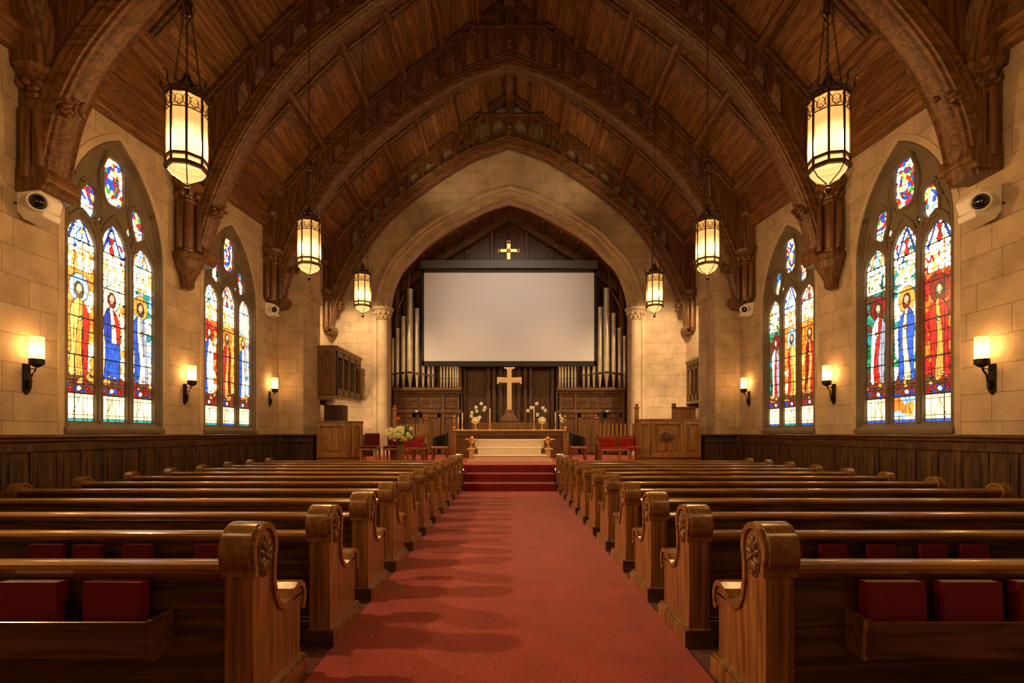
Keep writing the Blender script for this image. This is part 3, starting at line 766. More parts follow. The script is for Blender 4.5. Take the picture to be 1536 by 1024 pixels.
def stained_window(idx, s, y0, y1, specs, lab):
    wl = win_loop(y0, y1)
    W = y1-y0; m = .09; mu = .10; lw = (W-2*m-2*mu)/3; zb = SILL+.10
    cs = [y0+m+lw/2+i*(lw+mu) for i in range(3)]
    cm = cs[1]
    def holes(g):
        hs = []
        for i, c in enumerate(cs):
            zs = (4.62, 4.72, 4.62)[i] - .1; rise = (.42, .50, .42)[i]
            hs.append(lancet_loop(c, lw/2-g, zb+g*.6, zs, rise-g*.8))
        hs.append(vesica(cm, 5.86, .25-g, .44-g))
        hs.append(vesica(cm-.55, 5.32, .165-g*.8, .29-g, twist=-.10)); hs.append(vesica(cm+.55, 5.32, .165-g*.8, .29-g, twist=.10))
        # small spandrel eyelets
        for sg in (-1, 1):
            hs.append([(cm+sg*.33, 5.0+g), (cm+sg*(.40-g*.4), 5.12), (cm+sg*.35, 5.28-g), (cm+sg*(.27+g*.4), 5.12)])
        return hs
    fr = MB()
    fr.prism(wl, [h for h in holes(0)], lambda u, v, t: (s*t, u, v), WX+.07, WX+.15)
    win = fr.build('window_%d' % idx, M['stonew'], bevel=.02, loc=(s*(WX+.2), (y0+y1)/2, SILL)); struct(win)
    # raised moulding layers along mullions and heads
    ml = MB()
    for c in (cs[0]+lw/2+mu/2, cs[1]+lw/2+mu/2):
        ml.box(s*(WX+.02), s*(WX+.09), c-.026, c+.026, zb-.02, 4.75)
    for i, c in enumerate(cs):
        zs = (4.62, 4.72, 4.62)[i]-.1; rise = (.42,.50,.42)[i]
        L_ = arch_loop(lw/2+mu/2, rise+.16, zb, zs, 8, c)[2:]
        ml.tube([(s*(WX+.07), u, v) for u, v in L_], .034, 8)
    for (c, z, a, b2, tw) in ((cm, 5.86, .30, .50, 0), (cm-.55, 5.32, .205, .34, -.10), (cm+.55, 5.32, .205, .34, .10)):
        lp = vesica(c, z, a, b2, twist=tw); lp.append(lp[0]); ml.tube([(s*(WX+.07), u, v) for u, v in lp], .030, 8)
    # flowing S bars joining heads to the arch
    for sg in (-1, 1):
        cv = smooth_path([(cm+sg*(lw/2+mu/2), 4.75), (cm+sg*.42, 5.05), (cm+sg*.30, 5.4), (cm+sg*.34, 5.85), (cm+sg*.20, 6.25)], 5)
        ml.tube([(s*(WX+.06), u, v) for u, v in cv], .034, 8)
        cv = smooth_path([(cm+sg*.95, 4.95), (cm+sg*.80, 5.3), (cm+sg*.55, 5.65), (cm+sg*.40, 5.6)], 5)
        ml.tube([(s*(WX+.07), u, v) for u, v in cv], .030, 8)
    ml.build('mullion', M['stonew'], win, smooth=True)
    # splayed jamb moulding round the opening
    jm = MB()
    rl = win_loop(y0, y1)[1:]+[win_loop(y0, y1)[0]]
    for (gx, off, r) in ((.0, -.005, .028), (.035, -.03, .024), (.065, -.055, .022)):
        lp = win_loop(y0-off, y1+off) if False else arch_loop(W/2+off, RISE+off, SILL-off, SPR, 14, (y0+y1)/2)
        pth = lp[1:]+[lp[0]]
        jm.tube([(s*(WX+gx), u, v) for u, v in pth], r, 8)
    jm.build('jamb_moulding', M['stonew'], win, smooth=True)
    # hood ring slightly proud of the wall
    hd = MB(); a_in = arch_loop(W/2+.02, RISE+.02, SILL-.02, SPR, 14, (y0+y1)/2); a_out = arch_loop(W/2+.13, RISE+.14, SILL-.13, SPR, 14, (y0+y1)/2)
    hd.prism(a_out, [a_in], lambda u, v, t: (s*t, u, v), WX-.012, WX+.2)
    hd.build('stone_surround', M['stonep'], win, bevel=.006)
    sl = MB().prism([(WX-.06,SILL-.10),(WX-.06,SILL-.03),(WX+.09,SILL+.10),(WX+.09,SILL-.10)], [], lambda u, v, t: (s*u, t, v), y0-.04, y1+.04)
    sl.build('window_sill', M['stonew'], win, bevel=.01)
    for i, c in enumerate(cs):
        sp = specs[i]
        glass_panel(s, WX+.125, c-lw/2-.02, c+lw/2+.02, zb-.02, 5.28, lambda U, V: lancet_colors(U, (V-zb+.02)*1.0, lw+.04, sp, idx*3+i), 'stained_glass_lancet', win)
    for j, (c, z, a, b2) in enumerate(((cm,5.86,.27,.46),(cm-.55,5.32,.205,.325),(cm+.55,5.32,.205,.325))):
        glass_panel(s, WX+.125, c-a, c+a, max(z-b2, 5.29 if j == 0 else z-b2), z+b2, lambda U, V: eyelet_colors(U, V, a, z, idx*7+j), 'stained_glass_eyelet', win)
    # blocking board behind the tracery so no outside shows
    bk = MB().prism(arch_loop(W/2+.1, RISE+.1, SILL-.1, SPR, 14, (y0+y1)/2), [], lambda u, v, t: (s*t, u, v), WX+.42, WX+.50)
    bk.build('blocking_board', M['stonew'], win)
stained_window(1, -1, *WIN[0], 'abc', '')
stained_window(2, -1, *WIN[1], 'dec', '')
stained_window(3, 1, *WIN[0], 'hgf', '')
stained_window(4, 1, *WIN[1], 'eaf', '')

# ------------------------------------------------------------------ lights helper
def point(loc, energy, col, r=.06, par=None):
    l = bpy.data.lights.new('lamp_light', 'POINT'); l.energy = energy; l.color = col; l.shadow_soft_size = r
    o = bpy.data.objects.new('lamp_light', l); COL.objects.link(o); o.location = loc
    if par is not None: o.parent = par; o.location = Vector(loc)-par.location
    return o
WARM = (1.0,.64,.31)

# ------------------------------------------------------------------ hanging lanterns
def lantern(x, y, zb, label, k=.88, ztop=None):
    """zb = underside of the octagonal body"""
    R = .210; ZB = zb; zb = 0.0; X0_, Y0_ = x, y; x = y = 0.0; RO = math.radians(8 if X0_ < 0 else -8)
    TF = lambda mb: xform(mb)
    def xform(mb):
        out = []
        for v in mb.v:
            px, py_ = v[0]*k, v[1]*k; out.append((X0_+px*math.cos(RO)-py_*math.sin(RO), Y0_+px*math.sin(RO)+py_*math.cos(RO), ZB+v[2]*k))
        mb.v = out; return mb
    t = empty('hanging_lantern', (X0_, Y0_, ZB-.24*k), label, 'lantern', 'pendant lanterns hung from the roof')
    def octo(r, z): return [(x+r*math.cos(PI/8+kk*PI/4), y+r*math.sin(PI/8+kk*PI/4), z) for kk in range(8)]
    fr = MB()
    for (r, z0, z1) in ((R+.022, .0, .035), (R+.008, .035, .05), (R+.012, .105, .135), (R+.012, .80, .83), (R+.03, .83, .865)):
        lo, hi = octo(r, zb+z0), octo(r, zb+z1); li, hi2 = octo(r-.05, zb+z0), octo(r-.05, zb+z1)
        vs = lo+hi+li+hi2; fs = []
        for kk in range(8):
            n = (kk+1) % 8
            fs += [(kk, n, n+8, kk+8), (kk+16, n+16, n+24, kk+24), (kk, n, n+16, kk+16), (kk+8, n+8, n+24, kk+24)]
        fr.add(vs, fs)
    for p in octo(R, 0): fr.tube([(p[0], p[1], zb+.02), (p[0], p[1], zb+.85)], .014, 6)
    for kk, p in enumerate(octo(R+.02, 0)):
        a = PI/8+kk*PI/4; cx, sx = math.cos(a), math.sin(a)
        fr.tube([(x+(R+.01)*cx, y+(R+.01)*sx, zb+.86), (x+(R+.05)*cx, y+(R+.05)*sx, zb+.90), (x+(R+.04)*cx, y+(R+.04)*sx, zb+.96), (x+(R+.06)*cx, y+(R+.06)*sx, zb+1.0), (x+(R+.09)*cx, y+(R+.09)*sx, zb+.98)], [.013,.012,.010,.008,.010], 6)
        # bottom basket strap
        if kk % 2 == 0: fr.tube([(x+(R)*cx, y+(R)*sx, zb), (x+.15*cx, y+.15*sx, zb-.075), (x+.07*cx, y+.07*sx, zb-.12), (x+.02*cx, y+.02*sx, zb-.15)], .007, 5)
    TF(fr).build('frame', M['bronze'], t)
    # crown: curved ribs and cap
    cr = MB()
    for kk in range(8):
        a = PI/8+kk*PI/4; cx, sx = math.cos(a), math.sin(a)
        cr.tube([(x+R*cx, y+R*sx, zb+.86), (x+.12*cx, y+.12*sx, zb+.93), (x+.06*cx, y+.06*sx, zb+1.02), (x+.02*cx, y+.02*sx, zb+1.10)], .010, 5)
        cr.sphere((x+.13*cx, y+.13*sx, zb+.95), .022, .022, .03, 6, 4)
    cr.lathe([(R-.02,.855),(.14,.885),(.10,.93),(.03,1.0),(.03,1.08),(.045,1.10),(.02,1.14)], (x, y, zb), 8, rot=PI/8)
    TF(cr).build('crown', M['bronze'], t)
    fi = MB().lathe([(.003,-.27),(.018,-.25),(.038,-.225),(.040,-.205),(.018,-.185),(.028,-.165),(.012,-.13)], (x, y, zb), 10); TF(fi).build('finial', M['bronze'], t, smooth=True)
    # glass: panes, filigree band, bowl
    pn = MB(); lo, hi = octo(R-.012, zb+.135), octo(R-.012, zb+.64)
    pn.add(lo+hi, [(kk, (kk+1) % 8, (kk+1) % 8+8, kk+8) for kk in range(8)])
    lo, hi = octo(R-.012, zb+.05), octo(R-.012, zb+.105); pn.add(lo+hi, [(kk, (kk+1) % 8, (kk+1) % 8+8, kk+8) for kk in range(8)])
    TF(pn).build('glass_panes', M['opal'], t)
    pt = MB(); lo, hi = octo(R-.012, zb+.64), octo(R-.012, zb+.80); pt.add(lo+hi, [(kk, (kk+1) % 8, (kk+1) % 8+8, kk+8) for kk in range(8)])
    TF(pt).build('upper_glass', M['opalt'], t)
    bw = MB(); rows = [(R-.02,.0),(.17,-.045),(.12,-.085),(.06,-.115),(.015,-.13)]; vs = []
    for r, h in rows: vs += octo(r, zb+h)
    bw.add(vs, [(j*8+kk, j*8+(kk+1) % 8, (j+1)*8+(kk+1) % 8, (j+1)*8+kk) for j in range(4) for kk in range(8)])
    TF(bw).build('bowl_glass', M['opalb'], t, smooth='all')
    fl = MB(); c8 = octo(R-.002, 0)
    for kk in range(8):
        A, B = Vector(c8[kk]), Vector(c8[(kk+1) % 8]); A.z = B.z = 0
        def P(u, v): q = A.lerp(B, u); return (q.x, q.y, zb+.64+v)
        for cu in (.5,):
            fl.tube([P(cu+.30*math.cos(q*PI/5), .08+.055*math.sin(q*PI/5)) for q in range(11)], .0055, 5)
        for sg in (0, 1):
            fl.tube([P(sg, .0), P(.5+(sg-.5)*.35, .08), P(sg, .16)], .005, 5)
        fl.tube([P(.5, .0), P(.62,.04), P(.5,.08), P(.38,.04), P(.5,0)], .004, 4)
        fl.tube([P(0, .0), P(1, .0)], .009, 5)
    TF(fl).build('filigree', M['bronze'], t)
    # chains gather into one stem
    zt = (roofz(X0_)-.1-ZB)/k; zg = 1.65/k
    for kk in range(3):
        ch = MB()
        a = PI/2+kk*2*PI/3+.5
        p0 = Vector((x+.15*math.cos(a), y+.15*math.sin(a), zb+.92)); p1 = Vector((x+.035*math.cos(a), y+.035*math.sin(a), zg))
        L_ = (p1-p0).length; n = int(L_/.045); d = (p1-p0).normalized()
        sd = Vector((math.cos(a+PI/2), math.sin(a+PI/2), 0)); s2 = d.cross(sd)
        for q in range(n):
            c = p0.lerp(p1, (q+.5)/n); w = sd if q % 2 else s2
            loop = [c+d*(.028*math.cos(g*PI/3))+w*(.012*math.sin(g*PI/3)) for g in range(7)]
            ch.tube(loop, .0046, 4)
        TF(ch).build('chain', M['bronze'], t)
    st = MB().tube([(x, y, zb+1.1), (x, y, zg)], .006, 6).tube([(x, y, zg), (x, y, zt)], .009, 6)
    st.lathe([(.0,-.08),(.05,-.06),(.06,0),(.05,.06),(.03,.10),(.04,.14),(.01,.2)], (x, y, zg), 8)
    for kk in range(4):
        a = kk*PI/2; st.tube([(x+.05*math.cos(a), y+.05*math.sin(a), zg-.1), (x+.09*math.cos(a), y+.09*math.sin(a), zg), (x+.04*math.cos(a), y+.04*math.sin(a), zg+.10)], .008, 5)
    TF(st).build('suspension_rod', M['bronze'], t)
    point((X0_, Y0_, ZB+.36*k), LANT, WARM, .07, t)
    return t
LANT = 300
LN = [(3.28, 5.16, 4.168, 'nearest'), (3.29, 8.33, 4.24, 'middle'), (3.30, 11.4, 4.335, 'farthest')]
for s, sd in ((-1,'left'),(1,'right')):
    for x, y, z, w in LN:
        lantern(s*x*(1 if s < 0 else .99), y, z, '%s of the three lit octagonal bronze lanterns hanging on the %s side' % (w, sd))
    # added pair behind the camera, out of view, lighting the near pews
    lantern(s*3.28, 1.2, 4.0, 'added octagonal lantern, out of view behind the viewpoint on the %s, lighting near pews' % sd)
    

# ------------------------------------------------------------------ wall sconces
def sconce(s, y, zc, label):
    """zc: centre of the glass"""
    x = s*(WX-.16); t = empty('wall_sconce', (s*WX, y, zc-.55), label, 'wall lamp', 'candle style wall sconces')
    MB().lathe([(.083,-.16),(.083,.16)], (x, y, zc), 16).build('glass_shade', M['sopal'], t, smooth=True)
    MB().lathe([(.03,-.27),(.05,-.255),(.075,-.235),(.09,-.225),(.09,-.155),(.08,-.15)], (x, y, zc), 16).build('cup', M['iron'], t, smooth=True)
    MB().prism([(-.05,-.60),(0,-.66),(.05,-.60),(.05,-.22),(-.05,-.22)], [], lambda u, v, q: (s*(WX-q), y+u, zc+v), 0, .03).build('back_plate', M['iron'], t, bevel=.005)
    a = MB().tube([(s*(WX-.03), y, zc-.50), (s*(WX-.08), y, zc-.46), (s*(WX-.09), y, zc-.38), (s*(WX-.14), y, zc-.31), (x, y, zc-.26)], .013, 8)
    a.tube([(s*(WX-.03), y, zc-.30), (x+s*.02, y, zc-.285)], .008, 6).sphere((s*(WX-.06), y, zc-.47), .03)
    a.lathe([(.02,-.06),(.028,0),(.02,.05)], (s*(WX-.06), y, zc-.52), 8)
    a.build('arm', M['iron'], t, smooth=True)
    point((x, y, zc+.02), SCON, (1,.56,.22), .05, t)
SCON = 19
for s, sd in ((-1,'left'),(1,'right')):
    for y, z, lab in ((7.12,2.70,'lit wall sconce on the %s wall, in front of the near stained glass window'),(10.6,2.76,'lit wall sconce on the %s wall between its two stained glass windows'),(14.35,2.92,'lit wall sconce on the %s wall beyond the far window, beside the pier')):
        sconce(s, y, z, lab % sd)

# ------------------------------------------------------------------ white wall cameras
def wall_camera(s, y, z, label, k=1.0):
    t = empty('wall_camera', (s*WX, y, z-.25*k), label, 'camera', 'white wall mounted cameras')
    X = lambda d: s*(WX-d*k)
    def pr(pts, y0, y1): return MB().prism(pts, [], lambda u, v, q: (X(u), y+q*k, z+v*k), y0, y1)
    pr([(0,-.14),(.0,.26),(.14,.27),(.34,.22),(.40,.12),(.34,-.06),(.16,-.12)], -.16, .24).build('mount_body', M['white'], t, bevel=.02)
    pr([(0,-.14),(.10,-.26),(.40,-.22),(.42,-.12),(.30,-.06),(.0,-.06)], -.14, .18).build('lower_arm', M['white'], t, bevel=.015)
    # barrel pointing into the room and towards the nave's rear
    ax = Vector((-s*.62, -.70, -.22)).normalized(); c = Vector((X(.30), y-.10*k, z+.02*k)); R = ax.to_track_quat('Z', 'Y').to_matrix()
    def lathe_dir(prof, mat, nm):
        mb = MB().lathe(prof, (0,0,0), 24); mb.v = [tuple(c+R@Vector(v)) for v in mb.v]; mb.build(nm, mat, t, smooth=True)
    lathe_dir([(.10*k,-.12*k),(.135*k,-.06*k),(.142*k,.06*k),(.138*k,.12*k),(.115*k,.125*k),(.112*k,.10*k)], M['white'], 'camera_head')
    lathe_dir([(.112*k,.08*k),(.115*k,.118*k),(.09*k,.122*k),(.085*k,.10*k)], M['black'], 'lens_ring')
    lathe_dir([(.088*k,.08*k),(.08*k,.110*k),(.05*k,.128*k),(.01*k,.134*k)], M['lens'], 'lens')
    MB().tube([(X(.02), y-.17*k, z-.02*k), (X(.02), y-.20*k, z-.03*k)], .015*k, 8).build('screw', M['black'], t)
for s, sd in ((-1,'left'),(1,'right')):
    wall_camera(s, 7.12, 4.69, 'large white camera on the %s wall under the nearest roof truss' % sd, .88)
    wall_camera(s, 14.2, 4.95, 'small white camera high on the %s wall beside the pier, beyond the far window' % sd, .72)

# ------------------------------------------------------------------ pews
PW = .95; END_IN = 1.22; END_T = .14; PLEN = 6.12
PROFILE = [(0,.10),(0,.70)]
hc = (.112,.805); hr = .117
for k in range(15):
    a = math.radians(205-k*(205+25)/14); PROFILE.append((hc[0]+hr*math.cos(a), hc[1]+hr*math.sin(a)))
PROFILE += [(.212,.70),(.212,.63),(.232,.55),(.275,.488),(.335,.462),(.395,.475),(.45,.51),(.50,.53),(.55,.528),(.59,.50),(.606,.455),(.596,.40),(.580,.385),(.566,.40),(.558,.43),(.555,.10)]
def arc_band():
    """moulding that follows head and arm top"""
    top = [(-.004,.70)]
    for k in range(15):
        a = math.radians(205-k*(230)/14); top.append((hc[0]+(hr+.012)*math.cos(a), hc[1]+(hr+.012)*math.sin(a)))
    top += [(.222,.70),(.222,.635),(.242,.558),(.280,.50),(.335,.475),(.39,.487),(.445,.522),(.50,.543),(.555,.54),(.60,.51),(.620,.455),(.608,.39),(.58,.37)]
    return top
def build_pew(s):
    t = empty('pew', (0,0,0))
    mp = lambda u, v, q: (s*q, u, v)
    for nm, xa, xb, aisle in (('end_panel', END_IN, END_IN+END_T, True), ('end_panel', PLEN, PLEN+.09, False)):
        PZ = 1.0 if aisle else .89
        e = MB().prism([(u, v*PZ) for u, v in PROFILE], [], mp, xa, xb); 
        
        eo = e.build(nm, M['pewz'], t, bevel=.008)
        # moulded band along head and arm
        tp = arc_band(); inner = offs2(tp, .030); bd = MB()
        poly = tp+inner[::-1]
        bd.prism([(u, v*PZ) for u, v in poly], [], mp, xa-.014, xb+.014)
        bd.build('moulded_edge', M['pewcap'], eo, bevel=.006)
        if aisle:
            # heavy scroll head on the back of the post
            hd = MB(); lp = []
            for k in range(20):
                a = math.radians(250-k*(250-20)/19); lp.append((hc[0]+(hr+.016)*math.cos(a)-.008, hc[1]+(hr+.016)*math.sin(a)))
            lp += [(hc[0]+.05, hc[1]-.0), (.09,.70), (.02,.675)]
            hd.prism(lp, [], mp, xa+.008, xb+.016); hd.build('scroll_head', M['pewcap'], eo, bevel=.010, smooth=True)
            ro = MB(); cy, cz = hc[0]+.004, hc[1]-.03; xr = s*(xa-.004)
            for k in range(10):
                a = 2*PI*k/10+.3; ry, rz = math.cos(a), math.sin(a)*1.45; ang = math.atan2(rz, ry)
                m_ = Matrix.Rotation(-ang, 3, 'X') if False else Matrix.Rotation(ang, 3, 'X')
                ro.sphere((xr, cy+ry*.038, cz+rz*.042), .016, .034*(1.0 if abs(ry) > .5 else 1.25), .013, 8, 5, m_)
            ro.sphere((xr, cy, cz), .022, .014, .014, 8, 6)
            ro.build('rosette', M['carved'], eo, smooth='all')
            rc = MB(); lo = [(cy+.062*math.cos(a*PI/12), cz+.098*math.sin(a*PI/12)) for a in range(25)]
            rc.tube([(s*(xa-.002), u, v) for u, v in lo], .006, 6); rc.build('rosette_rim', M['carved'], eo, smooth='all')
        pl_ = MB().box(s*(xa-.035), s*(xb+.02), -.03, .60, 0, .105).box(s*(xa-.024), s*(xb+.01), -.02, .59, .105, .125)
        pl_.build('plinth', M['pewz'], eo, bevel=.008)
        if aisle: MB().box(s*(xa-.037), s*(xb+.022), -.034, -.028, 0, .12).build('plinth_facing', M['pewx'], eo)
    a, b = END_IN+END_T, PLEN
    MB().box(s*a, s*b, .055, .085, .10, .715).box(s*a, s*b, .045, .095, .03, .16).box(s*a, s*b, .048, .056, .17, .185).build('back_board', M['pewx'], t, bevel=.004, seg=1)
    rl = [(.085,.69),(.095,.70),(.125,.705),(.14,.72),(.14,.745),(.12,.758),(.05,.762),(.02,.752),(.012,.735),(.02,.712),(.045,.70),(.05,.69)]
    MB().prism(rl, [], mp, a, b).build('top_rail', M['rail'], t, smooth=True)
    MB().box(s*a, s*b, .09, .53, .36, .40).build('seat', M['pewx'], t, bevel=.012)
    for i in range(1, 4):
        x = a+(b-a)*i/4; MB().box(s*(x-.02), s*(x+.02), .12, .48, .0, .36).build('seat_support', M['pewx'], t)
    return t
def offs2(path, d):
    out = []
    for i in range(len(path)):
        a = path[max(i-1,0)]; b2 = path[min(i+1,len(path)-1)]
        dx, dz = b2[0]-a[0], b2[1]-a[1]; l = math.hypot(dx, dz) or 1
        out.append((path[i][0]+dz/l*d, path[i][1]-dx/l*d))
    return out
def add_rack(s, pew):
    """book ledge on the back of a pew (local coordinates)"""
    x0, x1 = 1.665, 5.7
    r = MB().prism([(.045,.36),(-.085,.36),(-.10,.53),(-.082,.53),(-.07,.38),(.045,.38)], [], lambda u, v, q: (s*q, u, v), x0, x1)
    r.prism([(.055,.355),(-.09,.355),(-.106,.54),(.055,.54)], [], lambda u, v, q: (s*q, u, v), x0-.025, x0)
    r.prism([(.055,.355),(-.09,.355),(-.106,.54),(.055,.54)], [], lambda u, v, q: (s*q, u, v), x1, x1+.025)
    saved = pew.location.copy(); pew.location = (0,0,0)
    o = r.build('book_rack', M['rail2'], pew, bevel=.005); pew.location = saved
M['rail2'] = wood('rack_oak', (.05,.024,.008), (.18,.085,.027), 'x', .32, 1, coat=.3)
YS = {1: 2.47, 2: 3.44, 3: 4.37}
ORD = ['first','second','third','fourth','fifth','sixth','seventh','eighth','ninth','tenth','eleventh','twelfth']
pew_y = []
for i in range(1, 13): pew_y.append(YS.get(i, PW*(1.72+i)-.12))
for s, sd in ((-1,'left'),(1,'right')):
    proto = build_pew(s); add_rack(s, proto)
    for i, y in enumerate(pew_y):
        o = proto if i == 0 else copy_tree(proto)
        o.location = (0 if i else s*.03, y, F); o.scale = (1,1,1.07 if i == 0 else 1.02 if i == 1 else 1)
        if i == 0: lab = 'nearest oak pew %s of the aisle, large hymnals in its rack' % sd
        elif i == 1: lab = 'second oak pew %s of the aisle, with small maroon books in its rack' % sd
        elif i == 11: lab = 'frontmost oak pew %s of the aisle, last before the platform steps' % sd
        else: lab = '%s oak pew from the viewer, %s of the aisle, rosette carved end' % (ORD[i], sd)
        tag(o, lab, 'pew', 'oak pews in rows beside the aisle')

# ------------------------------------------------------------------ hymn books
def book(x, y, z, w, h, th, tilt, lab, red=False, yaw=0.0):
    g = 1 if x < 0 else -1
    t = empty('hymn_book', (x, y, z), lab, 'book', 'maroon hymnals in the pew racks')
    t.rotation_euler = (tilt, 0, yaw)
    save = t.location.copy(); t.location = (0,0,0)
    MB().box(-w/2, w/2, -th/2, -th/2+.004, 0, h).box(-w/2, w/2, th/2-.004, th/2, 0, h).box(g*w/2, g*(w/2-.005), -th/2, th/2, 0, h).build('cover', M['book'], t, bevel=.002)
    MB().box(g*(w/2-.005), -g*(w/2-.006), -th/2+.004, th/2-.004, .004, h-.003).build('pages', M['pagesr'] if red else M['pages'], t)
    t.location = save
by1 = pew_y[0]-.012; bz1 = F+.385*1.07+.003
for x, lab, red, w, yaw in ((-2.325,'large maroon hymnal with pale page tops, leftmost in the nearest left rack',False,.30,.0),
                       (-1.915,'large maroon hymnal with reddish page tops, in the nearest left rack',True,.285,-.05),
                       (1.865,'large maroon hymnal nearest the aisle in the nearest right rack',False,.285,.0),
                       (2.235,'large maroon hymnal, second from the aisle in the nearest right rack',False,.285,.0),
                       (2.60,'large maroon hymnal cut by the right photo edge, nearest right rack',False,.285,.0)):
    book(x, by1, bz1, w, .318, .062, -.05, lab, red, yaw)
by2 = pew_y[1]-.012; bz2 = F+.385*1.02+.003
lefts = [(-3.14,.225,'leftmost and widest of the four small books in the second left rack'),(-2.86,.19,'second from left of the four small books in the second left rack'),(-2.52,.19,'third from left of the four small books in the second left rack'),(-2.03,.20,'rightmost of the four small books in the second left rack, nearest the aisle')]
for i, (x, w, lab) in enumerate(lefts): book(x, by2, bz2, w, .305 if i != 1 else .30, .035, -.06, lab, True)
rights = [(1.90,.17,'small maroon book half hidden by the nearest right pew end'),(2.195,.18,'first small maroon book right of the nearest right pew end'),(2.52,.18,'second small maroon book right of the nearest right pew end, second right rack'),(2.875,.18,'third small maroon book right of the nearest right pew end, second right rack'),(3.155,.18,'small maroon book farthest right in the second right rack')]
for x, w, lab in rights: book(x, by2, bz2, w, .302, .035, -.06, lab, True)

# ------------------------------------------------------------------ projection screen
YSn = 19.75
sc = empty('projection_screen', (0, YSn, 4.12), 'large blank pulled-down projection screen with black border under the chancel arch', 'projection screen')
MB().box(-3.32, 3.30, YSn-.02, YSn, 4.32, 7.76).build('screen_surface', M['screen'], sc)
MB().box(-3.41, -3.32, YSn-.03, YSn+.01, 4.16, 7.90).box(3.30, 3.39, YSn-.03, YSn+.01, 4.16, 7.90).box(-3.41, 3.39, YSn-.03, YSn+.01, 7.76, 7.92).box(-3.41, 3.39, YSn-.03, YSn+.01, 4.12, 4.32).build('border', M['screenb'], sc)
MB().box(-3.45, 3.42, YSn-.14, YSn+.12, 7.90, 8.22).build('housing', M['housing'], sc, bevel=.02)
MB().box(-3.50, -3.45, YSn-.15, YSn+.13, 7.88, 8.24).box(3.42, 3.47, YSn-.15, YSn+.13, 7.88, 8.24).build('end_cap', M['screenb'], sc)
# wooden beam above the screen
# carved golden cross above the screen
def X20(px, D): return (px-764)*D/760
def Z20(py, D): return CZ+(650-py)*D/760
D = 19.95
gc = MB(); cx, cz = X20(763, D), Z20(376, D)
def rbox(mb, x0, x1, z0, z1, y0=D, y1=D+.08): mb.box(x0, x1, y0, y1, z0, z1)
rbox(gc, cx-.075, cx+.075, cz-.40, cz+.30); rbox(gc, cx-.34, cx+.34, cz-.055, cz+.075)
for dx, dz in ((-.36,.01),(.36,.01),(0,.34)):
    for a in range(3):
        an = {(-.36):PI, .36:0, 0:PI/2}[dx]+(a-1)*.95
        gc.sphere((cx+dx+.06*math.cos(an), D+.04, cz+dz+.06*math.sin(an)), .055, .05, .055, 8, 6)
gc.frustum((cx, D+.06), .22, .10, .12, .06, cz-.42, cz-.33)
for k in range(4): gc.sphere((cx+(-.15+.1*k), D-.02, cz-.36), .04, .04, .04, 8, 5)
gc.sphere((cx, D, cz), .09, .05, .09, 10, 6)
tag(gc.build('ornate_cross', M['gold'], smooth=True, bevel=.012), 'small ornate gilded cross standing above the projection screen', 'cross')
# hanging ring light fitting above that cross
hk = MB().tube([(cx, D, cz+.65), (cx, D, 10.0)], .015, 6).tube([(cx+.12*math.sin(a*PI/8), D, cz+.85+.22*math.cos(a*PI/8)) for a in range(17)], .018, 6).tube([(cx-.55, D, cz+1.08),(cx+.55, D, cz+1.08)], .015, 6)
tag(hk.build('hanging_hook', M['iron']), 'dark iron hook and bar hanging above the small gilded cross', 'hook')

# reredos panelling in the centre (part of the back wall)
rd = MB()
for px in (690, 697, 733, 741, 751, 778, 788, 796, 829, 836):
    x = X20(px, 20.6); rd.box(x-.07, x+.07, YB-.28, YB, ST, 5.0)
for px in (662, 700, 738, 790, 828, 866):
    x = X20(px, 20.6); rd.box(x-.06, x+.06, YB-.20, YB, 7.9, 9.9 if abs(x) < 1 else 9.0)
rd.box(-2.0, 2.0, YB-.15, YB, 7.6, 7.9)
struct(rd.build('trim_20', M['case'], bevel=.015, loc=(0,0,0)))

